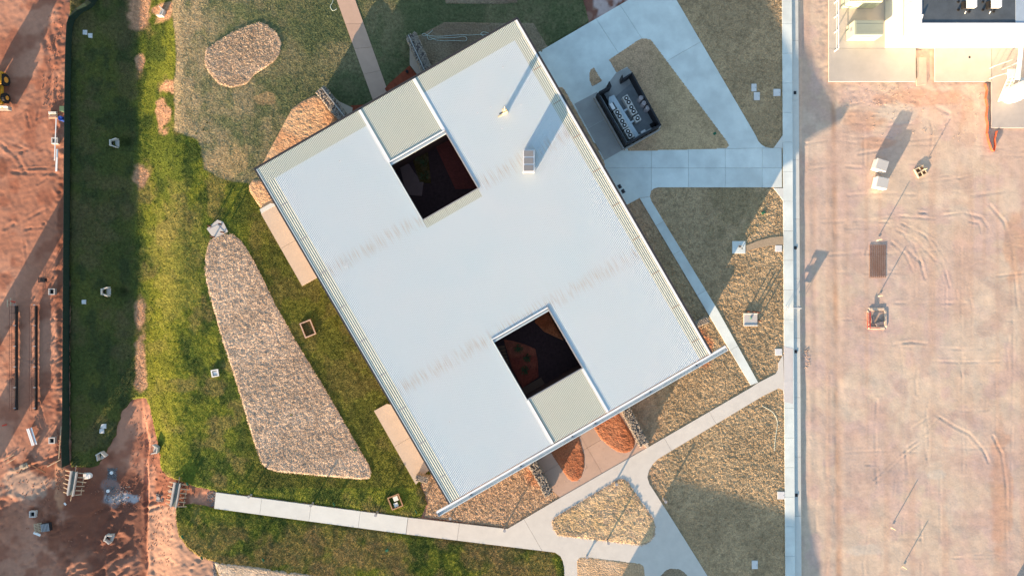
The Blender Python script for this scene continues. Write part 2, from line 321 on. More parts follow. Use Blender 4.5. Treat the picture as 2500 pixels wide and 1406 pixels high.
ay = np.concatenate([[-700, -400, -220, -140, -90, -65, -50], np.arange(-37, 37.01, s), [50, 65, 90, 140, 220, 400, 700]])
gx, gy = np.meshgrid(ax, ay)
inner = (np.abs(gx) < 63.9) & (np.abs(gy) < 36.9)
gz = Zg(gx, gy) - .10 + dirt_relief(gx.ravel(), gy.ravel()).reshape(gx.shape) * inner
cov = np.zeros(gx.shape, bool)
for pl in (LAWN, LAWN2, EASTBED):
    i = inpoly(gx, gy, pl); d = near(gx.ravel(), gy.ravel(), pl)[0].reshape(gx.shape); cov |= i & (d > .6)
gz = np.where(cov, gz - .12, gz)
idx = np.arange(gx.size).reshape(gx.shape)
F = np.stack([idx[:-1, :-1].ravel(), idx[:-1, 1:].ravel(), idx[1:, 1:].ravel(), idx[1:, :-1].ravel()], 1)
cc = cov[:-1, :-1] & cov[1:, 1:] & cov[1:, :-1] & cov[:-1, 1:] & inner[:-1, :-1]; F = F[~cc.ravel()]
used = np.unique(F); mp = np.full(gx.size, -1); mp[used] = np.arange(len(used))
V = np.stack([gx.ravel(), gy.ravel(), gz.ravel()], 1)[used]
tag(mesh_np('ground', V, mp[F], DIRT, dirt_tint(V[:, 0], V[:, 1])), kind='structure')

# ------------------------------------------------------------------ lawns
FADE = PX([(421, -60), (421, 43), (429, 134), (426, 200), (424, 318), (481, 341), (494, 361), (498, 414), (535, 435), (602, 448), (640, 470), (1350, 300), (1500, -60)])
def turf_relief(x, y):
    px = x * 20 + 1250
    f = inpoly(x, y, FADE)
    a = np.where(f, .55, 1.0)
    return a * (fbm(x * 1.6 + .5 * y, y - .4 * x, .9, 3, 3) * .085 + vn(x, y, .30, 6) * .035) + (fbm(x, y, 5, 2, 1) - .5) * .05 + .03
def turf_tint(x, y):
    px = x * 20 + 1250; py = 703 - y * 20
    n1 = fbm(x, y, 5, 3, 4); n2 = fbm(x * 1.5, y * .8, 1.6, 4, 7)
    g = mixc((.082, .110, .018), (.135, .155, .022), ss(.35, .65, n1)); g = mixc(g, (.035, .058, .014), ss(.48, .66, n2) * .8)
    g = mixc(g, (.17, .135, .055), ss(.52, .70, fbm(x, y, 2.3, 4, 2)) * .6); g = mixc(g, (.16, .17, .02), blob(x, y, 385, 850, 55, 260, 6, .6) * .5)
    g = mixc(g, (.20, .19, .05), blob(x, y, 420, 620, 75, 170, 5, .8) * .45)
    g = mixc(g, (.034, .044, .024), (1 - ss(300, 340, px)) * .65)  # darker tone of the fence shadow is put into the grass colour
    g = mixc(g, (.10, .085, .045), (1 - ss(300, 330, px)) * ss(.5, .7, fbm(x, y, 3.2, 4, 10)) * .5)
    near_b = ss(560, 640, px) * (py > 450) * (py < 1190); g = mixc(g, (.075, .078, .018), near_b * .6)
    g = mixc(g, (.20, .135, .065), ss(1245, 1330, py) * (1 - ss(.42, .6, fbm(x, y, 3, 3, 9))) * .55)
    # bare earth along the channel
    ch = np.maximum.reduce([blob(x, y, 327, 10, 30, 60, 2), blob(x, y, 328, 150, 12, 30, 2), blob(x, y, 330, 430, 20, 36, 3), blob(x, y, 327, 760, 14, 40, 2), blob(x, y, 330, 900, 18, 75, 3), blob(x, y, 395, 270, 22, 40, 5, .9), blob(x, y, 405, 215, 24, 14, 5, .9), blob(x, y, 390, 30, 30, 25, 4, .7)])
    g = mixc(g, (.42, .25, .165), ch * .85)
    f = mixc((.225, .185, .125), (.12, .125, .072), ss(.34, .58, fbm(x, y, 4.5, 5, 8)))
    f = mixc(f, (.10, .115, .06), ss(.5, .66, n2) * .55); f = mixc(f, (.26, .20, .14), ss(.5, .66, fbm(x, y, .9, 3, 1)) * .35)
    f = mixc(f, (.34, .25, .175), (1 - ss(430, 520, px + (n2 - .5) * 120)) * .8); f = mixc(f, (.40, .27, .17), blob(x, y, 560, 400, 60, 40, 5, .8) * .5)
    f = mixc(f, (.075, .092, .05), ss(600, 800, px) * (.45 + .4 * ss(.4, .6, n1)) * 1.0)
    f = mixc(f, (.30, .20, .13), blob(x, y, 650, 240, 30, 14, 6, .9) * .6)
    d = near(x, y, FADE)[0] * np.where(inpoly(x, y, FADE), 1, -1) + (n2 - .5) * .5
    dark = 1 - ss(300, 335, px)  # strip in the fence shade, its colour toned down once more below
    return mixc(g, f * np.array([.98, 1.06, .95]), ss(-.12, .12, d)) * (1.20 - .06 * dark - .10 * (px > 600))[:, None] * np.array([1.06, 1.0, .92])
BLD = PX([(720, 440), (1250, 130), (1640, 850), (1120, 1150)])
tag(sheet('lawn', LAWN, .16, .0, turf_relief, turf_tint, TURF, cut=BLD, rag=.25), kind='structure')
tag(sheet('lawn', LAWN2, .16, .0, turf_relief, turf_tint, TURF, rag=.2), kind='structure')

# ------------------------------------------------------------------ mulch
def mulch_fn(amp, sc): return lambda x, y: amp * (fbm(x + .35 * y, y * 1.25 - .2 * x, sc * 1.1, 2, 3) * .30 + ridge(x * .8 + .5 * y, y * 1.3 - .3 * x, sc * .62, 4) * .38 + vn(x, y, .21, 8) * .42) + .002
def mulch_tint(a, b, c=(.2, .14, .09), k=.25):
    def f(x, y):
        t = mixc(a, b, ss(.38, .62, fbm(x, y, 3.0, 3, 3))); return mixc(t, c, ss(.50, .66, fbm(x, y, .55, 3, 5)) * k) * np.array([1.16, 1.13, 1.05])
    return f
def east_tint(x, y):
    px = x * 20 + 1250; py = 703 - y * 20
    t = mixc((.33, .25, .165), (.39, .295, .195), ss(.38, .62, fbm(x, y, 3.0, 3, 3)))
    t = mixc(t, (.42, .28, .20), (1 - ss(1560, 1640, px)) * .7); t = mixc(t, (.45, .18, .09), blob(x, y, 1715, 850, 26, 50, 3, .5) * .8); t = mixc(t, (.50, .22, .12), blob(x, y, 1310, 1140, 30, 60, 3, .6) * .6)
    t = mixc(t, (.17, .15, .085), blob(x, y, 1800, 480, 60, 120, 5, .9) * .35)
    return mixc(t, (.13, .10, .065), ss(.50, .66, fbm(x, y, .34, 2, 5)) * .3) * np.array([1.19, 1.17, 1.05])
TANM = mulch_tint((.40, .29, .19), (.50, .38, .27)); WARM = mulch_tint((.46, .26, .15), (.52, .34, .21)); PALE = mulch_tint((.42, .33, .255), (.50, .40, .315), (.25, .19, .145), .3)
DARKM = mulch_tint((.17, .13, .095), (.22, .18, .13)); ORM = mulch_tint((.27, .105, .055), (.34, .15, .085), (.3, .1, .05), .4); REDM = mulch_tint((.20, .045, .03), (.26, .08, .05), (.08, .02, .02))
tag(sheet('mulch_ground', EASTBED, .105, -.02, mulch_fn(.10, .6), east_tint, MULCH, cut=PX([(1300, 200), (1600, 800), (1500, 900), (1150, 1130), (1150, 700), (1250, 300)])), kind='structure')
def bed(pts, z0, t, amp=.11, sc=.6, sp=.105, name='mulch_bed'): return tag(sheet(name, PX(pts), sp, z0, mulch_fn(amp, sc), t, MULCH), kind='structure')
bed([(567, 570), (545, 572), (512, 586), (502, 624), (500, 673), (512, 722), (544, 833), (579, 940), (620, 1079), (640, 1133), (654, 1145), (681, 1152), (884, 1170), (904, 1167), (907, 1150), (901, 1133), (786, 933), (735, 851), (679, 753), (640, 673), (610, 617), (589, 586)], .09, PALE, .105, .65)
bed([(501, 134), (505, 120), (568, 80), (618, 60), (635, 55), (653, 63), (677, 83), (688, 104), (683, 134), (670, 152), (620, 185), (602, 207), (565, 216), (535, 207), (511, 180), (501, 160)], .09, TANM, .075)
bed([(642, 398), (712, 267), (735, 249), (768, 233), (785, 238), (830, 300), (900, 330), (800, 450), (690, 450)], .09, WARM)
bed([(618, 438), (607, 454), (608, 466), (628, 498), (640, 512), (700, 520), (680, 440)], .09, WARM)
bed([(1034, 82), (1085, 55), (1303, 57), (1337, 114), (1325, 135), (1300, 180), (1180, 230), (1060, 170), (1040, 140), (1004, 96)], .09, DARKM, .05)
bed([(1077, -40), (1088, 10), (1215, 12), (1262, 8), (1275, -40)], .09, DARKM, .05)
bed([(523, 1370), (640, 1384), (782, 1404), (830, 1412), (830, 1480), (560, 1480)], .09, PALE, .07)
bed([(1345, 1272), (1355, 1260), (1507, 1169), (1516, 1167), (1525, 1168), (1535, 1177), (1596, 1265), (1600, 1282), (1599, 1306), (1585, 1324), (1565, 1331), (1362, 1307), (1350, 1292)], .115, mulch_tint((.42, .31, .18), (.50, .38, .24)), .12)
bed([(1406, 1367), (1414, 1357), (1430, 1356), (1562, 1372), (1573, 1379), (1577, 1410), (1577, 1480), (1409, 1480)], .115, TANM, .06)
bed([(1645 + 40.5 * math.cos(a * math.pi / 12), 1423 + 40.5 * math.sin(a * math.pi / 12)) for a in range(24)], .115, DARKM, .04)
bed([(1485, 147), (1557, 99), (1567, 95), (1578, 95), (1588, 98), (1594, 104), (1774, 344), (1781, 356), (1773, 364), (1534, 371), (1527, 360), (1612, 311), (1543, 186), (1531, 166), (1504, 180)], .13, east_tint, .03, .35)
bed([(1450, 165), (1471, 199), (1445, 214), (1439, 200), (1437, 187), (1440, 172)], .13, east_tint, .03, .35)
bed([(1364, 214), (1372, 213), (1379, 219), (1474, 391), (1477, 401), (1475, 412), (1440, 390), (1350, 230)], .13, east_tint, .03, .35)

def scatter(name, polys, excl, n, tintf, m, kind, label, zoff, keep=1.0):
    pts = []
    for pl, cnt in polys:
        xs = [p[0] for p in pl]; ys = [p[1] for p in pl]; x = RNG.uniform(min(xs), max(xs), cnt); y = RNG.uniform(min(ys), max(ys), cnt); k = inpoly(x, y, pl) & (np.abs(x) < 63.5) & (np.abs(y) < 36.5)
        for e_ in excl: k &= ~inpoly(x, y, e_)
        pts.append(np.stack([x[k], y[k]], 1))
    q = np.concatenate(pts); N_ = len(q); x, y = q[:, 0], q[:, 1]; a = RNG.uniform(0, 2 * np.pi, N_); c, s_ = np.cos(a), np.sin(a); z = Zg(x, y) + zoff(x, y)
    if kind == 'blade':
        h = RNG.uniform(.03, .075, N_) * keep; w_ = RNG.uniform(.03, .07, N_); ln = RNG.uniform(.0, .10, N_)
        V = np.stack([np.stack([x - c * w_, y - s_ * w_, z - .02], 1), np.stack([x + c * w_, y + s_ * w_, z - .02], 1), np.stack([x - s_ * ln, y + c * ln, z + h], 1)], 1)
    else:
        L_ = RNG.uniform(.05, .16, N_); w_ = RNG.uniform(.02, .05, N_); t = RNG.uniform(-.05, .06, N_)
        V = np.stack([np.stack([x - c * L_, y - s_ * L_, z - t], 1), np.stack([x - s_ * w_, y + c * w_, z + .015 + RNG.uniform(0, .03, N_)], 1), np.stack([x + c * L_, y + s_ * L_, z + t], 1)], 1)
    F = np.arange(N_ * 3).reshape(-1, 3); T = tintf(x, y) * RNG.uniform(.75, 1.55, (N_, 1)); T = np.repeat(T, 3, 0)
    tag(mesh_np(name, V.reshape(-1, 3), F, m, T, smooth=False), label, 'grass' if kind == 'blade' else 'mulch', kind='stuff')
BLADE = mat('grass_blade', attr=True, var=.1, sc=3, spec=.1); CHIP = mat('straw_chip', attr=True, var=.1, sc=3, spec=.1)
W1 = PX([(567, 570), (545, 572), (512, 586), (502, 624), (500, 673), (512, 722), (544, 833), (579, 940), (620, 1079), (640, 1133), (654, 1145), (681, 1152), (884, 1170), (904, 1167), (907, 1150), (901, 1133), (786, 933), (735, 851), (679, 753), (640, 673), (610, 617), (589, 586)])
W2 = PX([(501, 134), (505, 120), (568, 80), (618, 60), (635, 55), (653, 63), (677, 83), (688, 104), (683, 134), (670, 152), (620, 185), (602, 207), (565, 216), (535, 207), (511, 180), (501, 160)])
W3 = PX([(1345, 1272), (1355, 1260), (1507, 1169), (1516, 1167), (1525, 1168), (1535, 1177), (1596, 1265), (1600, 1282), (1599, 1306), (1585, 1324), (1565, 1331), (1362, 1307), (1350, 1292)])
ENT = PX([(820, 0), (911, 246), (946, 220), (868, 0)]); SL1 = PX([(636, 510), (672, 497), (790, 670), (737, 700)]); SL2 = PX([(912, 1002), (945, 983), (1080, 1120), (1016, 1183)])
scatter('turf_grass', [(LAWN, 330000), (LAWN2, 90000)], [W1, W2, BLD, ENT, SL1, SL2], 0, turf_tint, BLADE, 'blade', 'short grass blades standing all over the lawns', lambda x, y: turf_relief(x, y))
ebt = lambda x, y: mulch_fn(.10, .6)(x, y) - .02
scatter('straw_chips', [(EASTBED, 260000)], [BLD], 0, east_tint, CHIP, 'chip', 'loose straw and wood chips on the mulch east of the building', ebt)
scatter('straw_chips', [(W1, 60000), (W2, 14000), (W3, 16000)], [], 0, PALE, CHIP, 'chip', 'loose pale chips on the mulch islands in lawn and path', lambda x, y: mulch_fn(.105, .65)(x, y) + .10)
# ------------------------------------------------------------------ paths, each made of its slabs
def paving(name, pts, m, joints, top=.125, thick=.22, gap=.014, parts='slab'):
    """joints: list of (px,py, angle in photo degrees) lines that split the sheet into slabs"""
    c0 = P(sum(p[0] for p in pts) / len(pts), sum(p[1] for p in pts) / len(pts)); r = root(name, None, None, (c0.x, c0.y, 0), kind='structure')
    bm = bmesh.new(); bm.faces.new([bm.verts.new((x - c0.x, y - c0.y, 0)) for x, y in PX(pts)]); cuts = []
    for jx, jy, an in joints:
        q = P(jx, jy) - c0; d = Vector((math.cos(math.radians(an)), -math.sin(math.radians(an)), 0)); n = Vector((-d.y, d.x, 0)); cuts.append((q, n))
        for sgn in (-1, 1): bmesh.ops.bisect_plane(bm, geom=bm.verts[:] + bm.edges[:] + bm.faces[:], plane_co=q + n * gap * sgn, plane_no=n)
    bmesh.ops.delete(bm, geom=[f for f in bm.faces if any(abs((f.calc_center_bounds() - q).dot(n)) < gap * .9 and max(abs((v.co - q).dot(n)) for v in f.verts) < gap * 1.1 for q, n in cuts)], context='FACES')
    for f in bm.faces:
        poly = [(v.co.x, v.co.y) for v in f.verts]
        if f.calc_area() < .03: continue
        zz = top + random.uniform(-.004, .004); MB().prism(poly, zz - thick, zz).build(parts, m, r)
    bm.free(); return r
vdeg = 59.8; udeg = -29.8
paving('plaza_path', [(1285, 147), (1316, 128), (1545, -5), (1552, -40), (1628, -40), (1650, 0), (1846, 335), (1850, 345), (1858, 354), (1868, 360), (1880, 362), (1500, 368), (1450, 350)], CONCP,
       [(1460, 55, 57), (1540, 55, 57), (1655, 135, udeg)])
paving('cross_path', [(1501, 368.6), (1880, 362.6), (1907, 362.6), (1908, 458), (1606, 458), (1596, 461), (1589, 467), (1586, 480), (1561, 484), (1525, 503), (1500, 475), (1455, 369)], CONCP, [(1590, 365, 90), (1680, 365, 90), (1770, 365, 90), (1860, 365, 90), (1700, 411, 0)])
paving('narrow_path', [(1561.5, 484.6), (1586.3, 480.8), (1590, 492), (1752, 757), (1850, 933), (1832, 940), (1723, 757)], CONCP, [(1612, 545, udeg), (1655, 615, udeg), (1712, 715, udeg), (1790, 850, udeg)])
paving('service_slab', [(1402, 255), (1457, 226), (1530, 361), (1476, 392)], CONCD, [(1435, 315, udeg)], top=.138)
paving('service_slab', [(1504, 179), (1531, 166), (1560, 190), (1528, 215), (1500, 240), (1470, 225)], CONCD, [], top=.138)
paving('entry_path', [(822, -40), (807 + 0, -40), (822, 0), (911, 246), (930, 290), (970, 270), (946, 220), (867, 0), (852, -40)][1:], PINK, [(850, 60, 0), (885, 183, -12), (870, 120, -5)], top=.125)
paving('garden_path', [(524, 1240), (528, 1201), (996, 1262), (991, 1302.5)], CONC, [(640, 1216, 97.5), (760, 1232, 97.5), (880, 1248, 97.5)], top=.125)
paving('garden_path', [(997, 1262.2), (1236, 1289.6), (1240, 1289), (1369, 1213), (1579, 1092.5), (1832, 946), (1850, 934), (1893, 912), (1899, 900), (1899, 886), (1911, 866), (1914, 967), (1911, 952), (1900, 947), (1860, 967),
                      (1616, 1113), (1605, 1120), (1594, 1131), (1584, 1147), (1580, 1164), (1585, 1180), (1646, 1275), (1728, 1406), (1775, 1480), (1382, 1480), (1377, 1384), (1374, 1368), (1368, 1356), (1355, 1347), (1240, 1333), (992, 1302.6)],
       mat('concrete_warm', (.58, .56, .51), var=.06, sc=.9), [(1120, 1290, 98), (1290, 1285, 60), (1625, 1075, 60), (1740, 1020, 60)], top=.125)
paving('entry_court', [(1240, 1100), (1368, 1214), (1579, 1093), (1500, 940)], PINK, [(1470, 1155, 60), (1420, 1100, udeg)], top=.095)
paving('side_slab', [(639, 523), (672, 500), (730, 540), (790, 670), (739, 698)], TAN, [(700, 600, udeg)], top=.24)
paving('side_slab', [(914, 1002), (945, 985), (1020, 1000), (1080, 1120), (1041, 1152), (1016, 1181)], TAN, [(970, 1085, udeg)], top=.24)
paving('side_slab', [(640, 522), (636, 512), (662, 497), (690, 500), (672, 503)], CONC, [], top=.26)
bed([(1447, 1040), (1452, 1050), (1466, 1072), (1490, 1092), (1508, 1103), (1524, 1106), (1538, 1102), (1549, 1090), (1550, 1074), (1541, 1055), (1527, 1033), (1500, 990), (1440, 1000)], .11, ORM, .10, .7)
bed([(1342, 1100), (1355, 1122), (1375, 1152), (1386, 1168), (1397, 1175), (1410, 1173), (1420, 1163), (1427, 1140), (1428, 1115), (1420, 1085), (1413, 1060), (1390, 1040), (1300, 1060)], .11, ORM, .10, .7)

# kerbed footpath along the lot
def strip(name, xa, xb, m, z, joints, y0=-30, y1=1440):
    f = lambda x, y: (x + .0057 * y, y)
    return paving(name, [f(xa, y0), f(xb, y0), f(xb, y1), f(xa, y1)], m, [(1930, j, 0) for j in joints], top=z)
strip('footpath', 1908.5, 1932, CONCP, .13, list(range(60, 1440, 72)))
strip('kerb_channel', 1933, 1949, KERB, -.02, list(range(100, 1440, 145)))
for i, (a, b) in enumerate((((1888, 362), (1909, 330)), ((1888, 460), (1911, 490)))):
    s_ = 1 if i else -1
    paving('kerb_ramp', [a, (1909.5, a[1]), (1911, b[1])] if not i else [a, (1911, 460), b], CONC, [], top=.125)
paving('kerb_ramp', [(1913, 845), (1913, 980), (1935, 985), (1935, 850)], mat('concrete_patch', (.54, .53, .52), var=.06), [(1925, 930, 0)], top=.14)
for i, (x, y) in enumerate(((1941, 227), (1942, 605), (1943, 858), (1944.5, 1208))):
    o = MB().box((0, 0, 0), (.30, .38, .05)); o.box((0, 0, .03), (.22, .06, .02)); o = o.build('drain_grate', CHAR)
    o.location = (P(x, y).x, P(x, y).y, .012)
    tag(o, ('small dark drain grate in the kerb channel, topmost of the four', 'small dark drain grate in the kerb channel beside the curved gravel track', 'small dark drain grate in the kerb channel just above the path junction', 'small dark drain grate in the kerb channel beside the bottom shadow')[i], 'drain', 'drain grates in the kerb channel')

# ------------------------------------------------------------------ main building
A = Vector((622, 412)); U = Vector((.8673, -.4978)); VV = Vector((.5025, .8646)); ZH, ZL, TL = 5.55, 5.05, 946.0
def rz(t): return ZH + (ZL - ZH) * t / TL
def RP(s, t, dz=0): q = A + U * s + VV * t; h = rz(t) + dz; return P(q.x, q.y, h)
B0 = P(1180, 640, 5.3); B0.z = 0
bld = root('pavilion_building', 'large low building with white ribbed metal roof and two square courtyard openings', 'building', B0)
def corr(name, s0, s1, t0, t1, m, dz=0, step=4.0, mp=None, parent=None):
    """ribbed sheet: trapezoid ribs running down the slope"""
    ss_ = []; rh = .034; n = max(1, round((s1 - s0) / step)); st = (s1 - s0) / n
    for i in range(n):
        a = s0 + i * st; ss_ += [(a, 0), (a + st * .50, 0), (a + st * .60, rh), (a + st * .90, rh)]
    ss_.append((s1, 0)); nt_ = max(1, int((t1 - t0) / 25)); ts = [t0 + (t1 - t0) * i / nt_ for i in range(nt_ + 1)]; vs = []; lap = []
    for t in ts:
        for a, h in ss_: vs.append(RP(a, t, dz + h) - bld.location); lap.append(max(0, 1 - abs(t - 306) / 26, 1 - abs(t - 643) / 26))
    k = len(ss_); fs = []; mi = []
    for j in range(nt_):
        for i in range(k - 1): fs.append((j * k + i, (j + 1) * k + i, (j + 1) * k + i + 1, j * k + i + 1)); mi.append(0 if i % 4 in (1, 2, 3) else 1)
    me = bpy.data.meshes.new(name); me.from_pydata(vs, [], fs); me.materials.append(m); me.materials.append(mp or m); me.polygons.foreach_set('material_index', mi)
    at = me.attributes.new('lap', 'FLOAT', 'POINT'); at.data.foreach_set('value', lap)
    o = bpy.data.objects.new(name, me); COL.objects.link(o); o.parent = bld; return o
# white sheets in three lapped rows, the middle bay is cut by the courtyards; cream translucent rims
for sa, sb in ((30, 291), (447, 706)):
    for j, (ta, tb) in enumerate(((44, 308), (306, 645), (643, 944))): corr('roof_sheet', sa, sb, ta, tb, ROOFW, dz=.006 * (2 - j))
corr('roof_sheet', 291, 447, 335, 645, ROOFW, .004); corr('roof_sheet', 291, 447, 643, 652, ROOFW, 0)
for sa, sb in ((4, 291), (447, 734)): corr('clear_roof_sheet', sa, sb, 3, 45, ROOFC, .016, mp=ROOFV)
corr('clear_roof_sheet', 296, 443, 3, 148, ROOFC, .012, mp=ROOFV); corr('clear_roof_sheet', 296, 443, 820, 944, ROOFC, .012, mp=ROOFV); corr('clear_roof_sheet', 291, 447, 313, 335, ROOFC, .006, mp=ROOFV)
corr('clear_roof_sheet', 4, 31, 45, 944, ROOFC, .010, step=5.2, mp=ROOFV); corr('clear_roof_sheet', 705, 734, 45, 944, ROOFC, .010, step=5.2, mp=ROOFV)
def rquad(name, s0, s1, t0, t1, z0, z1, m, **kw):
    c = [RP(s0, t0), RP(s1, t0), RP(s1, t1), RP(s0, t1)]; b = MB(); vs = [(p.x, p.y, p.z + z0) for p in c] + [(p.x, p.y, p.z + z1) for p in c]
    b.add(vs, [(0, 1, 2, 3), (7, 6, 5, 4), (1, 0, 4, 5), (2, 1, 5, 6), (3, 2, 6, 7), (0, 3, 7, 4)]); return b.build(name, m, bld, world=True, **kw)
# ceiling slab under the sheets
for a in ((6, 290, 6, 942), (448, 732, 6, 942), (290.5, 447.5, 6, 149), (290.5, 447.5, 316, 649), (290.5, 447.5, 822, 942)): rquad('soffit', *a, -.30, -.03, DWALL)
# fascia and barge flashings
rquad('fascia', -2, 740, -2, 3, -.35, .05, FASC); rquad('fascia', -2, 2, 3, 946, -.35, .07, FASC); rquad('fascia', 736, 741, 3, 946, -.35, .09, FASC)
rquad('barge_flashing', 2.2, 4.5, 4, 945, .0, .075, TRAY); rquad('barge_flashing', 731, 735.8, 4, 945, .0, .095, WMET)
for s_ in (289, 442.5): rquad('ridge_flashing', s_, s_ + 7, 4, 149, .0, .10, WMET)
for s_ in (289, 443.5): rquad('ridge_flashing', s_, s_ + 6, 821, 944, .0, .10, WMET)
for t_ in (152, 652):   # courtyard box gutters
    rquad('courtyard_gutter', 291, 448, t_ - 3.5, t_ - 1.2, -.25, .12, WMET); rquad('courtyard_gutter', 291, 448, t_ - 1.2, t_ + 3, -.25, -.12, TRAY); rquad('courtyard_gutter', 291, 448, t_ + 3, t_ + 6.5, -.25, .03, TRAY)
for t0, t1 in ((150, 313), (646, 820)):
    rquad('courtyard_trim', 290.2, 292, t0, t1, -.3, .09, TRAY); rquad('courtyard_trim', 446.5, 449.5, t0, t1, -.3, .11, GREY); rquad('courtyard_trim', 290.5, 448, t1 - 1, t1 + 1.5, -.3, .08, GREY)
# eaves gutter with end projections and brackets
rquad('eaves_gutter', -37, 776, 946, 950.5, -.28, .06, WMET); rquad('eaves_gutter', -37, 776, 950.5, 958, -.30, -.22, TRAY); rquad('eaves_gutter', -37, 776, 958, 960, -.30, -.04, TRAY)
rquad('eaves_gutter', -38.5, -37, 946, 960, -.30, .06, GREY); rquad('eaves_gutter', 776, 777.5, 946, 960, -.30, .06, GREY)
for s_ in (55, 195, 340, 405, 560, 690): rquad('gutter_outlet', s_, s_ + 4, 949, 953.5, -.22, -.02, CHAR)
for s_ in range(20, 760, 75): rquad('gutter_strap', s_, s_ + 1, 950.5, 958, -.06, -.04, GREY)
for t_ in range(110, 940, 96): rquad('strap', 8, 27, t_, t_ + 2, .03, .045, GREY); rquad('strap', 709, 729, t_ + 20, t_ + 22, .03, .045, mat('tan_strap', (.35, .27, .2)))
# walls below (inset from the eaves) and round the courtyards
def wallq(s0, s1, t0, t1, m=DWALL, name='wall'):
    c = [RP(s0, t0), RP(s1, t0), RP(s1, t1), RP(s0, t1)]; b = MB()
    b.add([(p.x, p.y, .0) for p in c] + [(p.x, p.y, p.z - .3) for p in c], [(3, 2, 1, 0), (4, 5, 6, 7), (0, 1, 5, 4), (1, 2, 6, 5), (2, 3, 7, 6), (3, 0, 4, 7)][:]); o = b.build(name, m, bld, world=True)
    bm = bmesh.new(); bm.from_mesh(o.data); bmesh.ops.recalc_face_normals(bm, faces=bm.faces[:]); bm.to_mesh(o.data); bm.free(); return o
BRICKW = mat('tan_render', (.45, .36, .27), var=.08)
wallq(28, 32, 60, 915, BRICKW); wallq(32, 260, 60, 64, BRICKW); wallq(480, 701, 60, 64, BRICKW); wallq(701, 705, 60, 915, BRICKW); wallq(32, 260, 911, 915, BRICKW); wallq(480, 701, 911, 915, BRICKW); wallq(260, 480, 100, 104, BRICKW); wallq(260, 480, 868, 872, BRICKW)
for t0, t1 in ((150, 313), (646, 820)):
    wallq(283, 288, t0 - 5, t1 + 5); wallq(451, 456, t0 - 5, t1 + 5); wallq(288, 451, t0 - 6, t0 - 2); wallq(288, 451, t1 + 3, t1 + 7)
# courtyard floors: photo coordinates on the ground
def floor(name, pts, m, z, label=None):
    o = MB().prism(PX(pts), z - .1, z).build(name, m, bld, world=True)
    if label: o['label'] = label
    return o
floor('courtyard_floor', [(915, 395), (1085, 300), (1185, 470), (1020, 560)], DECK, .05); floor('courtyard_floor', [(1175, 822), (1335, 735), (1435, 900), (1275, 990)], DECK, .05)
DP = mat('dim_pink_floor', (.17, .11, .10), var=.1); DR = mat('dark_red_deck', (.13, .028, .02), var=.3, sc=4)  # courtyard shade is put into the dim pink floor colour
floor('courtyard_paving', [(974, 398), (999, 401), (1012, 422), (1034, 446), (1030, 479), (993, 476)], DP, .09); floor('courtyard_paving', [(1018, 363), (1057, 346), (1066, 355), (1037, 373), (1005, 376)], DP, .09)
floor('courtyard_paving', [(1321, 921), (1333, 941), (1281, 975), (1271, 949)], mat('dim_tan_floor', (.13, .075, .05), var=.1), .09)  # tan slab colour darkened for the courtyard shade
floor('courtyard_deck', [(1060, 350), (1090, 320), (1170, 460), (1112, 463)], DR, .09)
for i in range(6): floor('plank', [(1208 + i * 4.2, 846 + i * 8), (1232 + i * 2, 843 + i * 8), (1233 + i * 2, 849 + i * 8), (1210 + i * 4.2, 852 + i * 8)], mat('dim_plank', (.15, .09, .05)), .10)  # plank colour has the courtyard shade mixed in
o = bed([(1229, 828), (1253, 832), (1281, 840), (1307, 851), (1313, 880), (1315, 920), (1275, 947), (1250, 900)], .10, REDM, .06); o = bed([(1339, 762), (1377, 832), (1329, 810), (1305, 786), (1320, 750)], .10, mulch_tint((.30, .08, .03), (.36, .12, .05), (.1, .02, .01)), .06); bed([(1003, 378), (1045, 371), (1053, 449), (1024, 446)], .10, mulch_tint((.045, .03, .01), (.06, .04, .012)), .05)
def plant(px, py, r, label, n=60, leaf=None, z=.12, h=.5):
    t = root('shrub', label, 'plant', (P(px, py).x, P(px, py).y, z)); b = MB()
    for i in range(n):
        a = random.uniform(0, 6.28); q = r * random.uniform(.1, 1); e = random.uniform(.2, 1.2); c = Vector((math.cos(a) * q, math.sin(a) * q, h * random.uniform(.3, 1) * (1 - q / r * .5)))
        d = Vector((math.cos(a), math.sin(a), e)).normalized() * .17; sd_ = Vector((-math.sin(a), math.cos(a), random.uniform(-.4, .4))) * .05; b.add([c - d, c + sd_, c + d, c - sd_], [(0, 1, 2, 3)])
    b.build('foliage', leaf or LEAF, t); s2 = MB()
    for i in range(5): a = i * 1.3; s2.cyl((0, 0, -.05), (math.cos(a) * r * .5, math.sin(a) * r * .5, h * .6), .015, .008, 5)
    s2.build('stem', DWOOD, t); return t
GL = mat('bright_leaf', (.06, .09, .035), var=.5)
plant(1266, 850, .55, 'leafy shrub at the upper left of the red mulch in the lower courtyard', leaf=GL); plant(1287, 873, .5, 'leafy shrub in the middle of the red mulch in the lower courtyard', leaf=GL); plant(1281, 903, .5, 'leafy shrub nearest the tan slab in the lower courtyard', leaf=GL)
plant(1022, 385, .5, 'sparse shrub near the pale wedge in the upper courtyard bed', 40, GL); plant(1036, 400, .6, 'sparse taller shrub in the middle of the upper courtyard bed', 50, GL); plant(1036, 430, .6, 'sparse shrub at the lower end of the upper courtyard bed', 50, GL)
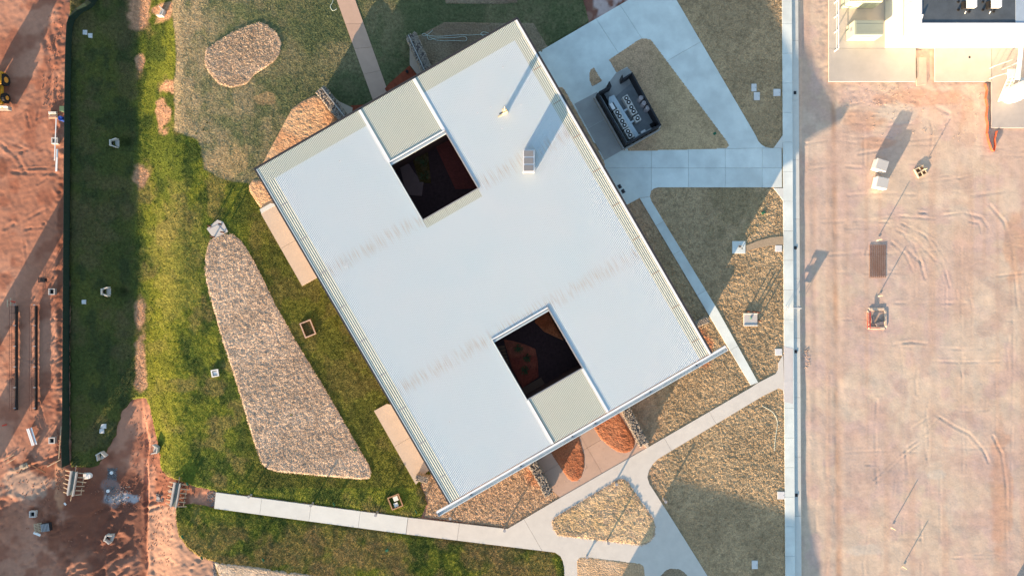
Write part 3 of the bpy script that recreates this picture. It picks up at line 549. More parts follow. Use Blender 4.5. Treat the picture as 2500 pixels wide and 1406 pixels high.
# roof equipment
def rloc(px, py, t=None):
    d = Vector((px, py)) - A; return P(px, py, rz(d.dot(VV)) + .03)
e = root('roof_hatch', 'white framed box with three grey panels standing on the white ribbed roof', 'roof unit', rloc(1290, 398))
k_ = .93 / 20
b = MB()
for x, y in ((-13, -26), (13, -26), (-13, 26), (13, 26), (-13, 0), (13, 0)): MB().cyl((x * k_, y * k_, 0), (x * k_, y * k_, 1.2), .035, n=6).build('leg', WMET, e)
MB().box((0, 0, .70), (28 * k_, 53 * k_, 1.15)).build('frame', GREY, e, bevel=.01)
MB().box((0, 0, 1.285), (28 * k_, 53 * k_, .02)).build('top_plate', WMET, e)
for j in range(3): MB().box((0, (j - 1) * 17.3 * k_, 1.30), (23 * k_, 14.2 * k_, .05)).build('panel', mat('grey_panel', (.21, .215, .225), var=.05), e)
e = root('roof_mast', 'cream antenna mast on a cross base on the upper part of the white roof', 'antenna', rloc(1228, 280), math.radians(25)); CM = mat('cream_metal', (.6, .52, .36), var=.1)
MB().box((0, 0, .05), (1.3, .16, .1)).box((.35, .25, .05), (.16, .8, .1), rz=.35).build('base', CM, e); MB().box((.25, .05, .6), (.62, .22, 1.1)).box((.25, .06, 1.35), (.42, .2, .5)).build('cabinet', CM, e, bevel=.01)
MB().cyl((.25, .05, 1.5), (.25, .05, 2.9), .07, .05, 8).build('mast', CM, e); MB().box((.05, -.05, 1.17), (1.0, .12, .05)).build('arm', BLACK, e)
for i, (x, y, h, lb) in enumerate(((1098, 1028, .42, 'thin white vent pipe on the lower left roof bay'), (1166, 276, .12, 'small grey pipe stub on the roof left of the antenna mast'), (1198, 262, .12, 'small grey pipe stub on the roof just above the antenna mast'), (1272, 256, .15, 'small grey pipe stub on the roof right of the antenna mast'), (1226, 314, .12, 'small grey pipe stub on the roof just below the antenna mast'), (830, 394, .35, 'thin vent pipe on the upper left roof bay'), (1228, 165, .25, 'thin vent pipe high on the roof near the top corner'))):
    e = root('vent_pipe', lb, 'vent pipe', rloc(x, y), group='vent pipes on the roof'); MB().cyl((0, 0, 0), (0, 0, h), .035, n=8).build('pipe', GREY, e); MB().cyl((0, 0, 0), (0, 0, .03), .10, n=8).build('collar', WMET, e)
o = MB()
for i in range(9): a = random.uniform(0, 6.28); o.box((random.uniform(-.3, .3), random.uniform(-.3, .3), .03), (.4, .03, .02), rz=a)
o = o.build('cable_scraps', WMET); o.location = rloc(843, 647); tag(o, 'white cable offcuts lying on the left side of the roof', 'cable')

# ------------------------------------------------------------------ gabion walls that flare from the building
def gabion(a, b, wd, h, label, capside=0, n=520):
    pa, pb = P(*a), P(*b); c = (pa + pb) / 2; L = (pb - pa).length; an = math.atan2(pb.y - pa.y, pb.x - pa.x)
    t = root('gabion_wall', label, 'gabion wall', (c.x, c.y, 0), an, 'stone gabion walls round the building')
    MB().box((0, 0, h / 2 - .1), (L - .1, wd - .1, h)).build('core', mat('stone_core', (.12, .10, .09), var=.5, sc=9), t)
    s2 = MB()
    for i in range(n):
        f = random.random(); x = random.uniform(-L / 2, L / 2); y = random.uniform(-wd / 2, wd / 2); z = h - .08
        if f > .55:
            z = random.uniform(0, h); y = wd / 2 * random.choice((-1, 1))
            if f > .9: x = L / 2 * random.choice((-1, 1)); y = random.uniform(-wd / 2, wd / 2)
        s2.box((x, y, z), (random.uniform(.12, .26), random.uniform(.12, .24), random.uniform(.1, .2)), rz=random.uniform(0, 3), rx=random.uniform(-.4, .4), ry=random.uniform(-.4, .4), taper=.7)
    s2.build('stone', STONE, t, kind='stuff')
    if capside: MB().box((0, capside * wd * .22, h / 2 + .05), (L, .10, h + .12)).build('edge_plate', CONCD, t)
    return t
gabion((1050, 190), (1008, 98), 1.25, 1.9, 'stone gabion wall beside the dark mulch bed with the garden hose', 1)
gabion((858, 312), (793, 230), 1.2, 2.1, 'stone gabion wall at the entry path next to the orange mulch bed', -1)
gabion((1278, 1080), (1338, 1196), 1.0, 1.9, 'stone gabion wall left of the pink entry court')
gabion((1502, 955), (1566, 1076), 1.0, 1.9, 'stone gabion wall right of the pink entry court')
gabion((1662, 805), (1722, 779), .6, 1.2, 'short stone gabion wall sticking out from the east eaves')
gabion((1020, 1160), (1046, 1166), .6, 1.1, 'short stone gabion wall at the lower end of the tan side slab')
def lowwall(pts, h, m, label, cat='wall', name='retaining_wall'):
    c = P(*pts[0]); o = MB().prism([(x - c.x, y - c.y) for x, y in PX(pts)], -.1, h).build(name, m); o.location = (c.x, c.y, 0); return tag(o, label, cat)
lowwall([(1001, 98), (1001, 160), (1020, 185), (1060, 190), (1018, 120)], .25, TAN, 'low tan concrete ledge beside the gabion wall by the entry path')
lowwall([(808, 232), (830, 250), (862, 265), (858, 290), (835, 300), (815, 262)], .25, TAN, 'low tan concrete ledge beside the left gabion wall by the entry path')
lowwall([(940, 218), (950, 206), (1000, 162), (1020, 186), (1030, 215), (960, 250)], .16, mat('terracotta', (.22, .05, .022), var=.3, sc=2.5), 'terracotta paved wedge between the entry path and the right gabion wall', 'paving', 'terracotta_paving')
lowwall([(857, 259), (905, 256), (911, 262), (870, 290)], .16, MATS['terracotta'], 'terracotta paved wedge left of the entry path', 'paving', 'terracotta_paving')
lowwall([(1522, 1003), (1530, 1000), (1582, 1086), (1578, 1092), (1560, 1066)], .5, TAN, 'low tan kerb along the right gabion wall of the entry court')
for px, py, lb in ((995, 178, 'black round bucket on the terracotta wedge beside the entry path'),):
    e = root('bucket', lb, 'bucket', (P(px, py).x, P(px, py).y, .16)); MB().cyl((0, 0, 0), (0, 0, .35), .15, .18, 12).build('body', BLACK, e); MB().ring((0, 0, .35), .15, .19, 0, .02).build('rim', CHAR, e)

# ------------------------------------------------------------------ plant enclosure with outdoor units
EA = math.atan2(-VV.y, VV.x)
E0 = P(1536, 268); en = root('plant_enclosure', 'dark walled roofless plant enclosure with open gates beside the building', 'enclosure', (E0.x, E0.y, .1))
def ew(p0, p1, th=.18, h=1.9, m=CHAR, name='wall', z0=0):
    a = P(*p0, h); b_ = P(*p1, h); d = (b_ - a).normalized(); n_ = Vector((-d.y, d.x, 0)) * th / 2; a = a - d * th / 2 * 0; pl = [(a + n_), (b_ + n_), (b_ - n_), (a - n_)]
    return MB().prism([(q.x, q.y) for q in pl], z0 + .1, h + .1).build(name, m, en, world=True)
c1, c2, c3, c4 = (1459, 228), (1530, 353), (1613, 307), (1542, 178)
ew(c1, c2); ew((1532, 350.5), (1611, 306)); ew(c3, c4); ew((1463, 226), (1492, 211)); ew((1520, 194), (1539, 182)); ew((1492, 211), (1487, 200), .1, name='gate_leaf'); ew((1520, 194), (1519, 184), .1, name='gate_leaf')
LK = mat('kerb_line', (.38, .38, .37)); OW = [(P(*q, 2.1)) for q in (c1, c2, c3)]
for a, b_ in ((OW[0], OW[1]), (OW[1], OW[2])):
    d = (b_ - a).normalized(); n_ = Vector((d.y, -d.x, 0)); q0 = a + n_ * .13 - d * .1; q1 = b_ + n_ * .13 + d * .13; q2 = q1 + n_ * .16; q3 = q0 + n_ * .16
    MB().prism([(q.x, q.y) for q in (q0, q1, q2, q3)], .0, .75).build('plinth', LK, en, world=True)
    for j in range(1, 8):
        q = a.lerp(b_, j / 8) + n_ * .12; MB().box((q.x, q.y, 1.5), (.06, .06, 1.3)).build('post', FASC, en, world=True)
MB().prism(PX([(1466, 232), (1542, 186), (1606, 303), (1533, 344)]), .02, .125).build('floor', mat('enclosure_floor', (.24, .26, .27), var=.15, sc=1), en, world=True)
MB().prism(PX([(1466, 234), (1474, 230), (1537, 338), (1531, 345)]), .03, .16).build('drain_strip', BLACK, en, world=True)
def ac(px, py, fans, label):
    t = root('outdoor_unit', label, 'air conditioner', (P(px, py, .9).x, P(px, py, .9).y, .125), EA, 'outdoor air conditioning units in the enclosure'); L = .55 * fans * .93 + .25; hh = .95
    MB().box((0, 0, hh / 2 + .1), (L, .72, hh)).build('casing', mat('unit_casing', (.55, .54, .50), var=.05), t, bevel=.02)
    MB().box((0, 0, .05), (L * .9, .6, .1)).build('base', GREY, t)
    for i in range(fans):
        x = (i - (fans - 1) / 2) * .54
        f = MB().ring((x, 0, hh + .1), .16, .25, 0, .05, 18).build('fan_ring', BLACK, t); MB().cyl((x, 0, hh + .101), (x, 0, hh + .125), .165, n=16).build('fan_cowl', CHAR, t)
        MB().cyl((x, 0, hh + .126), (x, 0, hh + .17), .10, n=12).build('fan_hub', WHITE, t)
    return t
for x, y, f, lb in ((1531, 247, 2, 'twin fan outdoor unit nearest the gates in the upper row'), (1543, 269, 2, 'twin fan outdoor unit in the middle of the upper row, beside the cable tray branch'), (1555.5, 291, 1, 'single fan outdoor unit at the end of the upper row'),
                    (1509, 281, 2, 'twin fan outdoor unit at the head of the row along the dark drain strip'), (1521, 302.5, 2, 'twin fan outdoor unit in the middle of the row along the dark drain strip'), (1535, 327, 2, 'twin fan outdoor unit in the bottom corner of the enclosure')): ac(x, y, f, lb)
e = root('control_box', 'tall white control box beside the head of the cable tray', 'cabinet', (P(1494, 262, .8).x, P(1494, 262, .8).y, .125), EA); MB().box((0, 0, .5), (.75, .35, 1.0)).build('casing', WHITE, e, bevel=.02); MB().box((0, 0, 1.02), (.8, .4, .04)).build('lid', WHITE, e)
e = root('control_box', 'small white box near the lower wall of the enclosure', 'cabinet', (P(1570, 322, .4).x, P(1570, 322, .4).y, .125), EA + math.pi / 2); MB().box((0, 0, .2), (.58, .25, .4)).build('casing', WHITE, e, bevel=.02); MB().box((0, 0, .42), (.62, .29, .03)).build('lid', WHITE, e)
e = root('pump_unit', 'black pump unit in the right corner of the enclosure', 'pump', (P(1593, 306, .4).x, P(1593, 306, .4).y, .125), EA); MB().box((0, 0, .3), (.5, .45, .5)).build('casing', BLACK, e, bevel=.02); MB().cyl((.1, .1, .5), (.1, .1, .75), .1, n=10).build('motor', BLACK, e)
for (x, y), lb in zip(((1565.5, 239), (1573, 251.5), (1582, 263)), ('pale hot water tank nearest the gates against the enclosure wall', 'pale hot water tank between the two others', 'largest pale hot water tank, farthest from the gates')):
    e = root('water_tank', lb, 'tank', (P(x, y, 1.5).x, P(x, y, 1.5).y, .125), 0, 'hot water tanks in the enclosure'); TM = mat('tank_enamel', (.36, .34, .36), var=.08); MB().cyl((0, 0, 0), (0, 0, 1.4), .29, n=20).build('body', TM, e); MB().cyl((0, 0, 1.4), (0, 0, 1.48), .29, .2, 20).build('lid', TM, e); MB().cyl((.2, .1, 1.3), (.2, .1, 1.7), .025, n=6).build('pipe', TRAY, e)
tr = root('cable_tray', 'pale blue galvanised cable tray running between the outdoor units', 'cable tray', (P(1515, 280).x, P(1515, 280).y, .125)); zt = .85
MB().prism(PX([(1486.5, 241), (1488, 237), (1499, 232), (1523, 271), (1560, 330), (1551, 337), (1518, 284), (1497, 249), (1492, 254), (1486, 257)], zt), zt - .05, zt).build('tray', TRAY, tr, world=True)
MB().prism(PX([(1523, 269), (1535, 262), (1537, 265.5), (1525, 273)], zt), zt - .04, zt + .02).build('branch', TRAY, tr, world=True); MB().prism(PX([(1536, 299), (1549, 292), (1550.5, 295.5), (1538.5, 303)], zt), zt - .04, zt + .02).build('branch', TRAY, tr, world=True)
for q in ((1495, 240), (1520, 276), (1540, 308), (1553, 332)): p_ = P(*q, .5); MB().cyl((p_.x, p_.y, .12), (p_.x, p_.y, zt - .05), .03, n=6).build('leg', GREY, tr, world=True)
pr = root('pipe_run', 'bundle of pale pipes along the inside of the enclosure wall', 'pipes', (P(1565, 225).x, P(1565, 225).y, .125))
for k in range(3): o = MB().tube([P(1552 + k * 2.2, 205, 1.2 + .15 * k), P(1560 + k * 2.2, 218, 1.2 + .15 * k), P(1577 + k * 1.6, 245, 1.2)], .035).build('pipe', TRAY if k else GREY, pr, world=True)
for q in ((1556, 205), (1562, 216), (1570, 230)): p_ = P(*q, 1.0); MB().box((p_.x, p_.y, .7), (.15, .2, 1.1)).build('manifold', GREY, pr, world=True)

# ------------------------------------------------------------------ pits, lids, headwalls, marker posts
def lid(px, py, wx, wy, label, rot=0, h=.10, m=None, base=.0, group='pale concrete pit lids'):
    t = root('pit_lid', label, 'pit lid', (P(px, py).x, P(px, py).y, zg(px, py) + base), rot, group)
    m = m or mat('lid_concrete', (.62, .63, .63), var=.06); MB().box((0, 0, h / 2 - .05), (wx / 20 + .06, wy / 20 + .06, h + .1)).build('surround', CONCD, t); MB().box((0, 0, h + .03), (wx / 20, wy / 20, .06)).build('cover', m, t, bevel=.015)
    MB().cyl((wx / 60, 0, h + .06), (wx / 60, 0, h + .07), .04, n=8).build('lifting_eye', GREY, t); return t
for a in ((206, 79, 10, 11, 'white pit lid near the fence bend, upper left of the touching pair'), (217, 86, 10, 11, 'white pit lid near the fence bend, lower right of the touching pair'), (204, 737, 10, 10, 'single white pit lid in shaded grass between the fence and a headwall'),
          (240, 1044, 14, 11, 'white pit lid near the lower fence end, upper of the pair'), (235, 1056, 13, 11, 'white pit lid near the lower fence end, lower of the pair'),
          (1840, 215, 12, 18, 'grey lid in the brown mulch by the plaza path, upper one of the pair'), (1847, 236, 14, 19, 'grey lid in the brown mulch by the plaza path, lower one of the pair'), (1896, 227, 17, 17, 'grey lid beside the footpath in the shaded mulch '),
          (1900, 607, 16, 15, 'grey lid beside the footpath just below the curved track'), (1900, 859, 17, 16, 'grey lid beside the footpath above the path junction'), (1906, 1208, 17, 18, 'pale lid beside the footpath at the edge of the big bottom shadow'), (1842, 1377, 14, 20, 'pale lid in the shaded mulch at the bottom of the picture')):
    lid(*a[:5], h=.06, base=.02)
def pit(px, py, wx, wy, label, rot=0, fill=None, deep=.25, inner=CHAR, frame=None):
    t = root('open_pit', label, 'pit', (P(px, py).x, P(px, py).y, zg(px, py)), rot); X, Y = wx / 40, wy / 40; f = .12; m = frame or CONCD; h = .22
    b = MB(); b.box((0, Y, h / 2), (2 * X + f, f, h + .2)).box((0, -Y, h / 2), (2 * X + f, f, h + .2)).box((X, 0, h / 2), (f, 2 * Y - f, h + .2)).box((-X, 0, h / 2), (f, 2 * Y - f, h + .2)); b.build('frame', m, t)
    MB().box((0, 0, .0), (2 * X - f, 2 * Y - f, .1)).build('floor', inner, t)
    if fill == 'lid': MB().box((0, 0, .12), (X * 1.2, Y * 1.2, .14)).build('cover', WHITE, t)
    if fill == 'grate':
        for i in range(7): MB().box((0, -Y + (i + 1) * 2 * Y / 8, .14), (2 * X - f - .15, .05, .04)).build('bar', DWOOD, t)
    if fill == 'two': MB().box((X * .25, Y * .45, .16), (X * .85, Y * .75, .12)).build('cover', CREAM, t); MB().box((-X * .1, -Y * .5, .16), (X * .75, Y * .65, .12)).build('cover', CREAM, t)
    return t
pit(527, 910, 15, 15, 'dark bordered pit with white cover in grass left of the large mulch bed', math.radians(10), 'lid', frame=WHITE)
pit(753, 802, 26, 36, 'brown framed grated pit in the grass between mulch bed and building', math.radians(22), 'grate', frame=mat('pink_frame', (.5, .36, .28)), inner=mat('pit_brown', (.06, .03, .02)))
pit(966, 1223, 27, 30, 'brown framed pit with two pale covers above the garden path', math.radians(22), 'two', frame=mat('brown_frame', (.4, .24, .14)), inner=MATS['pit_brown'])
for q in ((137, 345, 'square open pit beside the fence near the white boards'), (130, 712, 'square open pit beside the fence above the steel footing frames'), (130, 1074, 'square open pit beside the fence near the stack of metal sheets')): pit(q[0], q[1], 13, 13, q[2], frame=mat('pit_collar', (.5, .48, .45)), inner=BLACK)
pit(83, 1253, 13, 13, 'square open pit in a dug hole near the wooden pallet', frame=mat('pit_collar2', (.5, .46, .43)), inner=BLACK)
def headwall(px, py, rot, label):
    t = root('headwall', label, 'headwall', (P(px, py).x, P(px, py).y, zg(px, py) + .05), math.radians(rot), 'precast drain headwalls in the swale'); m = mat('headwall_concrete', (.50, .48, .44), var=.1)
    MB().box((-.3, 0, .35), (.14, .75, .8)).build('back_wall', m, t, bevel=.01)
    for s_ in (-1, 1): MB().box((.05, s_ * .42, .32), (.75, .12, .7), rz=s_ * .35).build('wing_wall', m, t, bevel=.01)
    MB().box((.05, 0, .02), (.8, .8, .08)).build('apron', m, t); MB().cyl((-.34, 0, .3), (-.2, 0, .3), .22, n=16).build('pipe_mouth', BLACK, t); return t
headwall(268, 346, 0, 'precast concrete headwall in the dark grass slope, upper of the two along the fence'); headwall(252, 712, 0, 'precast concrete headwall in the dark grass slope beside a white lid'); headwall(393, 30, 160, 'precast concrete headwall at the top of the channel on the sunny side')
headwall(237, 1115, -60, 'beige precast headwall in churned soil below the pair of white lids'); headwall(254, 1320, -20, 'beige precast headwall lying in the bare red channel'); headwall(374, 1100, 170, 'small pale headwall at the edge of the sunny lawn')
def post(px, py, h, label, r=.105, head=True, m=None, gr='slim bollard lights along the paths', name='bollard_light', z=None):
    t = root(name, label, 'bollard' if head else 'post', (P(px, py).x, P(px, py).y, zg(px, py) if z is None else z), group=gr); m = m or GREY
    MB().cyl((0, 0, 0), (0, 0, h), r, n=8).build('pole', m, t)
    if head: MB().cyl((0, 0, h), (0, 0, h + .08), r * 1.7, n=10).build('cap', m, t); MB().box((0, 0, .03), (.2, .2, .06)).build('base_plate', CONC, t)
    return t
for a in ((614, 1207, .75, 'slim bollard light at the garden path, leftmost of the three on the lawn edge'), (765, 1227, .95, 'slim bollard light at the garden path, middle of the three on the lawn edge'), (922, 1249, 1.15, 'slim bollard light on the lawn edge nearest the brown framed pit'),
          (1232, 1287, 1.05, 'slim bollard light in the pink mulch triangle below the gutter'), (1482, 1316, 1.15, 'slim bollard light in the rounded triangular mulch island'), (1620, 1217, 1.1, 'slim bollard light in the mulch at the curve of the garden path'), (1502, 1176, 1.0, 'slim bollard light at the top of the triangular mulch island'), (1432, 1356, .35, 'short bollard light at the bottom mulch island'), (1100, 1262, .4, 'short bollard light under the left end of the eaves gutter')):
    post(*a, z=.09)
def marker(px, py, label, h=.62):
    t = root('marker_sign', label, 'marker', (P(px, py).x, P(px, py).y, zg(px, py)), math.radians(-60), 'small dark marker plates on stakes'); MB().cyl((0, 0, 0), (0, 0, h), .025, n=5).build('stake', DWOOD, t); MB().box((0, 0, h * .8), (.42, .06, h * .55)).build('plate', GREENB, t); return t
for a in ((818, 1227, 'small dark plate on a stake in the grass right of the middle path bollard'), (1017, 1245, 'small dark plate on a stake in the grass left of the eaves gutter end'), (646, 1362, 'small dark plate on a stake in the lower lawn'), (584, 1196, 'small dark plate on a stake near the left end of the garden path'), (450, 1306, 'small dark plate on a stake at the curved edge of the lower lawn'), (497, 1358, 'small dark plate on a stake low on the curved lawn edge'), (462, 1178, 'small dark plate on a stake beside the right formwork channel')): marker(*a)
# plinths with star pickets round them
def picket(px, py, h, label): return post(px, py, h, label, r=.09, head=False, m=RUST, gr='thin steel pickets', name='star_picket')
pl = root('valve_plinth', 'pale concrete plinth at the head of the large mulch bed', 'plinth', (P(532, 560).x, P(532, 560).y, .0)); LC = mat('plinth_concrete', (.50, .49, .47), var=.06)
MB().prism(PX([(506, 559), (515, 551), (532, 537), (546, 542), (558, 566), (524, 584)]), -.1, .16).build('slab', LC, pl, world=True); MB().prism(PX([(513, 559), (533, 549), (551, 569), (525, 581)]), .17, .19).build('cover', LC, pl, world=True)
for i, a in enumerate(((516, 553, .95), (525, 579, 1.35), (541, 548, .8), (548, 568, 1.05))): picket(*a, 'thin steel picket at the plinth above the large mulch bed, %s' % ('left corner', 'bottom corner', 'top corner', 'right corner')[i])
pl = root('valve_plinth', 'pale square plinth with small green valve in the sunny mulch', 'plinth', (P(1831, 780).x, P(1831, 780).y, .0))
MB().box((0, 0, .06), (1.65, 1.55, .36)).build('slab', LC, pl, bevel=.02); MB().box((0, -.72, .27), (1.7, .12, .06)).box((0, .72, .27), (1.7, .12, .06)).build('rail', CREAM, pl); MB().box((0, .2, .3), (.16, .3, .12)).cyl((0, .2, .3), (0, .2, .5), .06, n=8).build('valve', mat('verdigris', (.15, .3, .25)), pl)
for i, a in enumerate(((1824, 760, 1.0), (1838, 761, .95), (1847, 762, 1.1), (1851, 783, .95))): picket(*a, 'thin steel picket by the square plinth in the mulch, %s' % ('far left', 'second from left', 'upper right corner', 'lower right corner')[i])
pl = root('valve_plinth', 'shaded concrete plinth with fittings at the end of the curved track', 'plinth', (P(1803, 604).x, P(1803, 604).y, .0)); MB().box((0, 0, .03), (1.6, 1.5, .24)).build('slab', CONCP, pl, bevel=.01)
MB().box((.1, .1, .25), (.3, .18, .12)).cyl((.35, -.15, .2), (.35, -.15, .4), .07, n=8).build('valve', CHAR, pl)
paving('gravel_track', [(1820, 600), (1850, 588), (1880, 580), (1911, 577), (1912, 598), (1880, 600), (1850, 606), (1822, 614)], mat('track', (.36, .28, .19), var=.2, sc=6), [], top=.125)
for a in ((1744, 327, 'small green box in the mulch near the plaza corner'), (1863, 520, 'small green box at the shadow edge in the mulch'), (945, 1342, 'small green box lid in the lower lawn'), (868, 1097, 'small green box at the edge of the large mulch bed')):
    e = root('irrigation_box', a[2], 'valve box', (P(a[0], a[1]).x, P(a[0], a[1]).y, .05), .5); MB().box((0, 0, .05), (.42, .32, .14), taper=.92).build('body', GREENB, e); MB().box((0, 0, .13), (.34, .24, .02)).build('cover', GREENB, e)
for a in ((1512.5, 456, 'black square hatch in the pale paving by the building, upper left one'), (1521, 467.5, 'black square hatch in the pale paving by the building, lower right one')):
    e = root('floor_hatch', a[2], 'hatch', (P(a[0], a[1]).x, P(a[0], a[1]).y, .10), math.radians(-62)); MB().box((0, 0, .03), (.48, .40, .06)).build('cover', CHAR, e, bevel=.01); MB().box((0, .12, .065), (.3, .03, .02)).build('handle', GREY, e)
# hoses
def hose(pts, label, z=.16):
    q = [P(*p) + Vector((0, 0, z)) for p in pts]; out = []
    for i in range(len(q) - 1):
        p0 = q[max(i - 1, 0)]; p1 = q[i]; p2 = q[i + 1]; p3 = q[min(i + 2, len(q) - 1)]
        for k in range(5):
            t = k / 5; out.append(.5 * ((2 * p1) + (p2 - p0) * t + (2 * p0 - 5 * p1 + 4 * p2 - p3) * t * t + (3 * p1 - p0 - 3 * p2 + p3) * t ** 3))
    out.append(q[-1]); c = out[0].copy(); o = MB().tube([v - c for v in out], .028, 5).build('garden_hose', mat('hose_plastic', (.50, .60, .56))); o.location = c; return tag(o, label, 'hose')
hz = lambda l: [(960 + x / 7.03, 60 + y / 7.03) for x, y in l]
hose(hz([(680, 110), (600, 180), (540, 212), (498, 185), (530, 165), (580, 190), (620, 205), (800, 215), (1000, 200), (1210, 190), (1300, 195), (1480, 185), (1610, 182), (1640, 165), (1550, 140), (1505, 175), (1560, 212), (1630, 190)]), 'pale hose stretched along the dark mulch bed with loops at its ends')
hose(hz([(590, 190), (595, 250), (640, 278), (720, 250), (1000, 240), (1120, 230), (1200, 216), (1255, 235), (1262, 275), (1220, 298), (1080, 290), (800, 292), (700, 262), (620, 228)]), 'pale hose lying in one long loop below the other on dark mulch', .19)
hose([(817, -10), (812, 8), (807, 17), (812, 27), (821, 25), (822, 22)], 'short hose end curled on the grass left of the entry path', .1)
hose([(1860, 990), (1885, 1005), (1897, 1030), (1892, 1070), (1890, 1100)], 'thin hose line on the mulch below the path junction', .09)

# ------------------------------------------------------------------ left site: fence, loader, footings, materials
FX, FH = 155.0, 1.15
fpts = [(230, -45), (212, 0), (205, 8), (185, 22), (168, 42), (163, 58), (160, 110), (158, 200), (157, 300), (156, 420), (155, 560), (154, 700), (153, 850), (152, 1000), (151, 1060), (149, 1090), (151, 1120), (151, 1141)]
fe = root('mesh_fence', 'long site fence with dark green shade cloth along the left edge of the grass', 'fence', (P(178, 600).x, P(178, 600).y, 0)); CL = mat('shade_cloth', (.012, .030, .022), var=.25, sc=3)
fw = [P(x, y, FH) for x, y in fpts]
for i in range(len(fw) - 1):
    a, b_ = fw[i], fw[i + 1]; n = max(1, round((b_ - a).length / 2.4))
    for k in range(n):
        p0 = a.lerp(b_, k / n); p1 = a.lerp(b_, (k + 1) / n); d = (p1 - p0).normalized(); nn = Vector((-d.y, d.x, 0)) * .02
        z0, z1 = float(Zg(p0.x, p0.y)) - .2, float(Zg(p1.x, p1.y)) - .2
        MB().add([(p0.x + nn.x, p0.y + nn.y, z0), (p1.x + nn.x, p1.y + nn.y, z1), (p1.x + nn.x, p1.y + nn.y, FH), (p0.x + nn.x, p0.y + nn.y, FH), (p0.x - nn.x, p0.y - nn.y, z0), (p1.x - nn.x, p1.y - nn.y, z1), (p1.x - nn.x, p1.y - nn.y, FH), (p0.x - nn.x, p0.y - nn.y, FH)],
                 [(0, 1, 2, 3), (7, 6, 5, 4), (3, 2, 6, 7), (1, 0, 4, 5), (0, 3, 7, 4), (2, 1, 5, 6)]).build('cloth_panel', CL, fe, world=True)
        MB().cyl((p0.x, p0.y, z0), (p0.x, p0.y, FH + .06), .03, n=6).build('post', CHAR, fe, world=True)
        MB().cyl((p0.x, p0.y, FH + .03), (p1.x, p1.y, FH + .03),   .02, n=5).build('top_rail', CHAR, fe, world=True)
def plank(px, py, L, wd, deg, label, m=WOOD, z=.0, th=.06, n=1, cat='board', name='timber_board'):
    t = MB()
    for k in range(n): t.box((0, (k - (n - 1) / 2) * wd * 1.15, th / 2 + .01 * (k % 2)), (L * random.uniform(.96, 1), wd, th), ry=.01)
    o = t.build(name, m); o.location = (P(px, py).x, P(px, py).y, zg(px, py) + z); o.rotation_euler = (0, 0, math.radians(deg)); return tag(o, label, cat)
plank(149, 300 + 45, 5.2, .10, 88, 'long narrow white board leaning by the fence beside the blue drum', WHITE, 1.0)
plank(151, 395, 2.8, .22, 88, 'white board lying along the fence below the open pit', WHITE, .9, n=1)
plank(22 + 110, 1130, 1.9, .10, 28, 'thin pale board near the lower end of the fence', WOOD, .05)
plank(147, 1080, 4.0, .10, 86, 'long thin board along the lower fence', WOOD, .1)
plank(28, 1124, 1.4, .07, 30, 'thin pale board at the trench near the left edge', WOOD, .02); plank(22, 1116, 1.5, .07, 30, 'second thin pale board across the trench near the left edge', WOOD, .02)
plank(92, 1142, 2.2, .14, -28, 'long dark board in shadow below the metal sheets', DWOOD, .05); plank(42, 1150, 1.2, .05, -3, 'thin stick on the dirt near the pump', WOOD)
plank(12, 1037, .6, .16, 15, 'short red painted board near the left edge', REDP, .05); plank(158, 1230, .35, .2, -50, 'small white scrap in the shadow below the formwork', WHITE, .05)
e = root('metal_sheet_stack', 'stack of shiny ribbed metal sheets lying on the red dirt', 'metal sheets', (P(76, 1066, .3).x, P(76, 1066, .3).y, .0), math.radians(-72))
for k in range(5): MB().box((0, (k - 2) * .15, .16 + .06 * (k % 3)), (2.15 - .1 * (k % 2), .13, .05)).build('sheet', TRAY if k % 2 else WMET, e)
for k in (-.7, .7): MB().box((k, 0, .06), (.1, .8, .12)).build('bearer', WOOD, e)
# pallet and crate
e = root('wooden_pallet', 'pale wooden pallet lying beside the dark crate', 'pallet', (P(95, 1287).x, P(95, 1287).y, zg(95, 1287)), math.radians(100))
for k in range(6): MB().box(((k - 2.5) * .19, 0, .15), (.10, 1.0, .03)).build('slat', WOOD, e)
for k in (-.4, 0, .4): MB().box((0, k, .07), (1.1, .09, .12)).build('bearer', WOOD, e)
e = root('crate', 'dark grey slatted crate next to the pallet', 'crate', (P(117, 1284).x, P(117, 1284).y, zg(117, 1284)), math.radians(8)); MB().box((0, 0, .25), (1.05, .95, .5)).build('body', CHAR, e, bevel=.02)
for k in range(6): MB().box(((k - 2.5) * .17, 0, .52), (.10, .93, .03)).build('slat', GREY, e)
plank(92, 1302, .9, .28, -22, 'white plastic scrap beside the pallet', WHITE, .05, .1)
e = root('drum', 'blue plastic drum standing at the fence', 'drum', (P(150, 290, .6).x, P(150, 290, .6).y, 0)); MB().cyl((0, 0, 0), (0, 0, .8), .28, n=16).build('body', BLUEP, e); MB().ring((0, 0, .8), .2, .28, 0, .03).build('rim', BLUEP, e)
e = root('wheeled_bin', 'green bin against the fence above the blue drum', 'bin', (P(152, 266, .8).x, P(152, 266, .8).y, 0)); MB().box((0, 0, .45), (.5, .55, .8)).build('body', mat('bin_green', (.1, .17, .1)), e, bevel=.02); MB().box((0, 0, .88), (.54, .6, .06)).build('lid', MATS['bin_green'], e)
e = root('block_stack', 'two rows of pale pavers on a timber rack beside the fence', 'pavers', (P(130, 282).x, P(130, 282).y, .0))
for k in range(6): MB().box(((k - 2.5) * .16, .28, .12), (.12, .25, .18)).build('block', CREAM, e); MB().box(((k - 2.5) * .16, -.22, .10), (.12, .2, .14)).build('block', mat('pink_block', (.5, .3, .22)), e)
MB().box((0, 0, .02), (1.1, .9, .04)).build('rack', WOOD, e)
e = root('mesh_cage', 'small dark slatted steel cage casting a long shadow near the fence', 'cage', (P(101, 683, .9).x, P(101, 683, .9).y, 0))
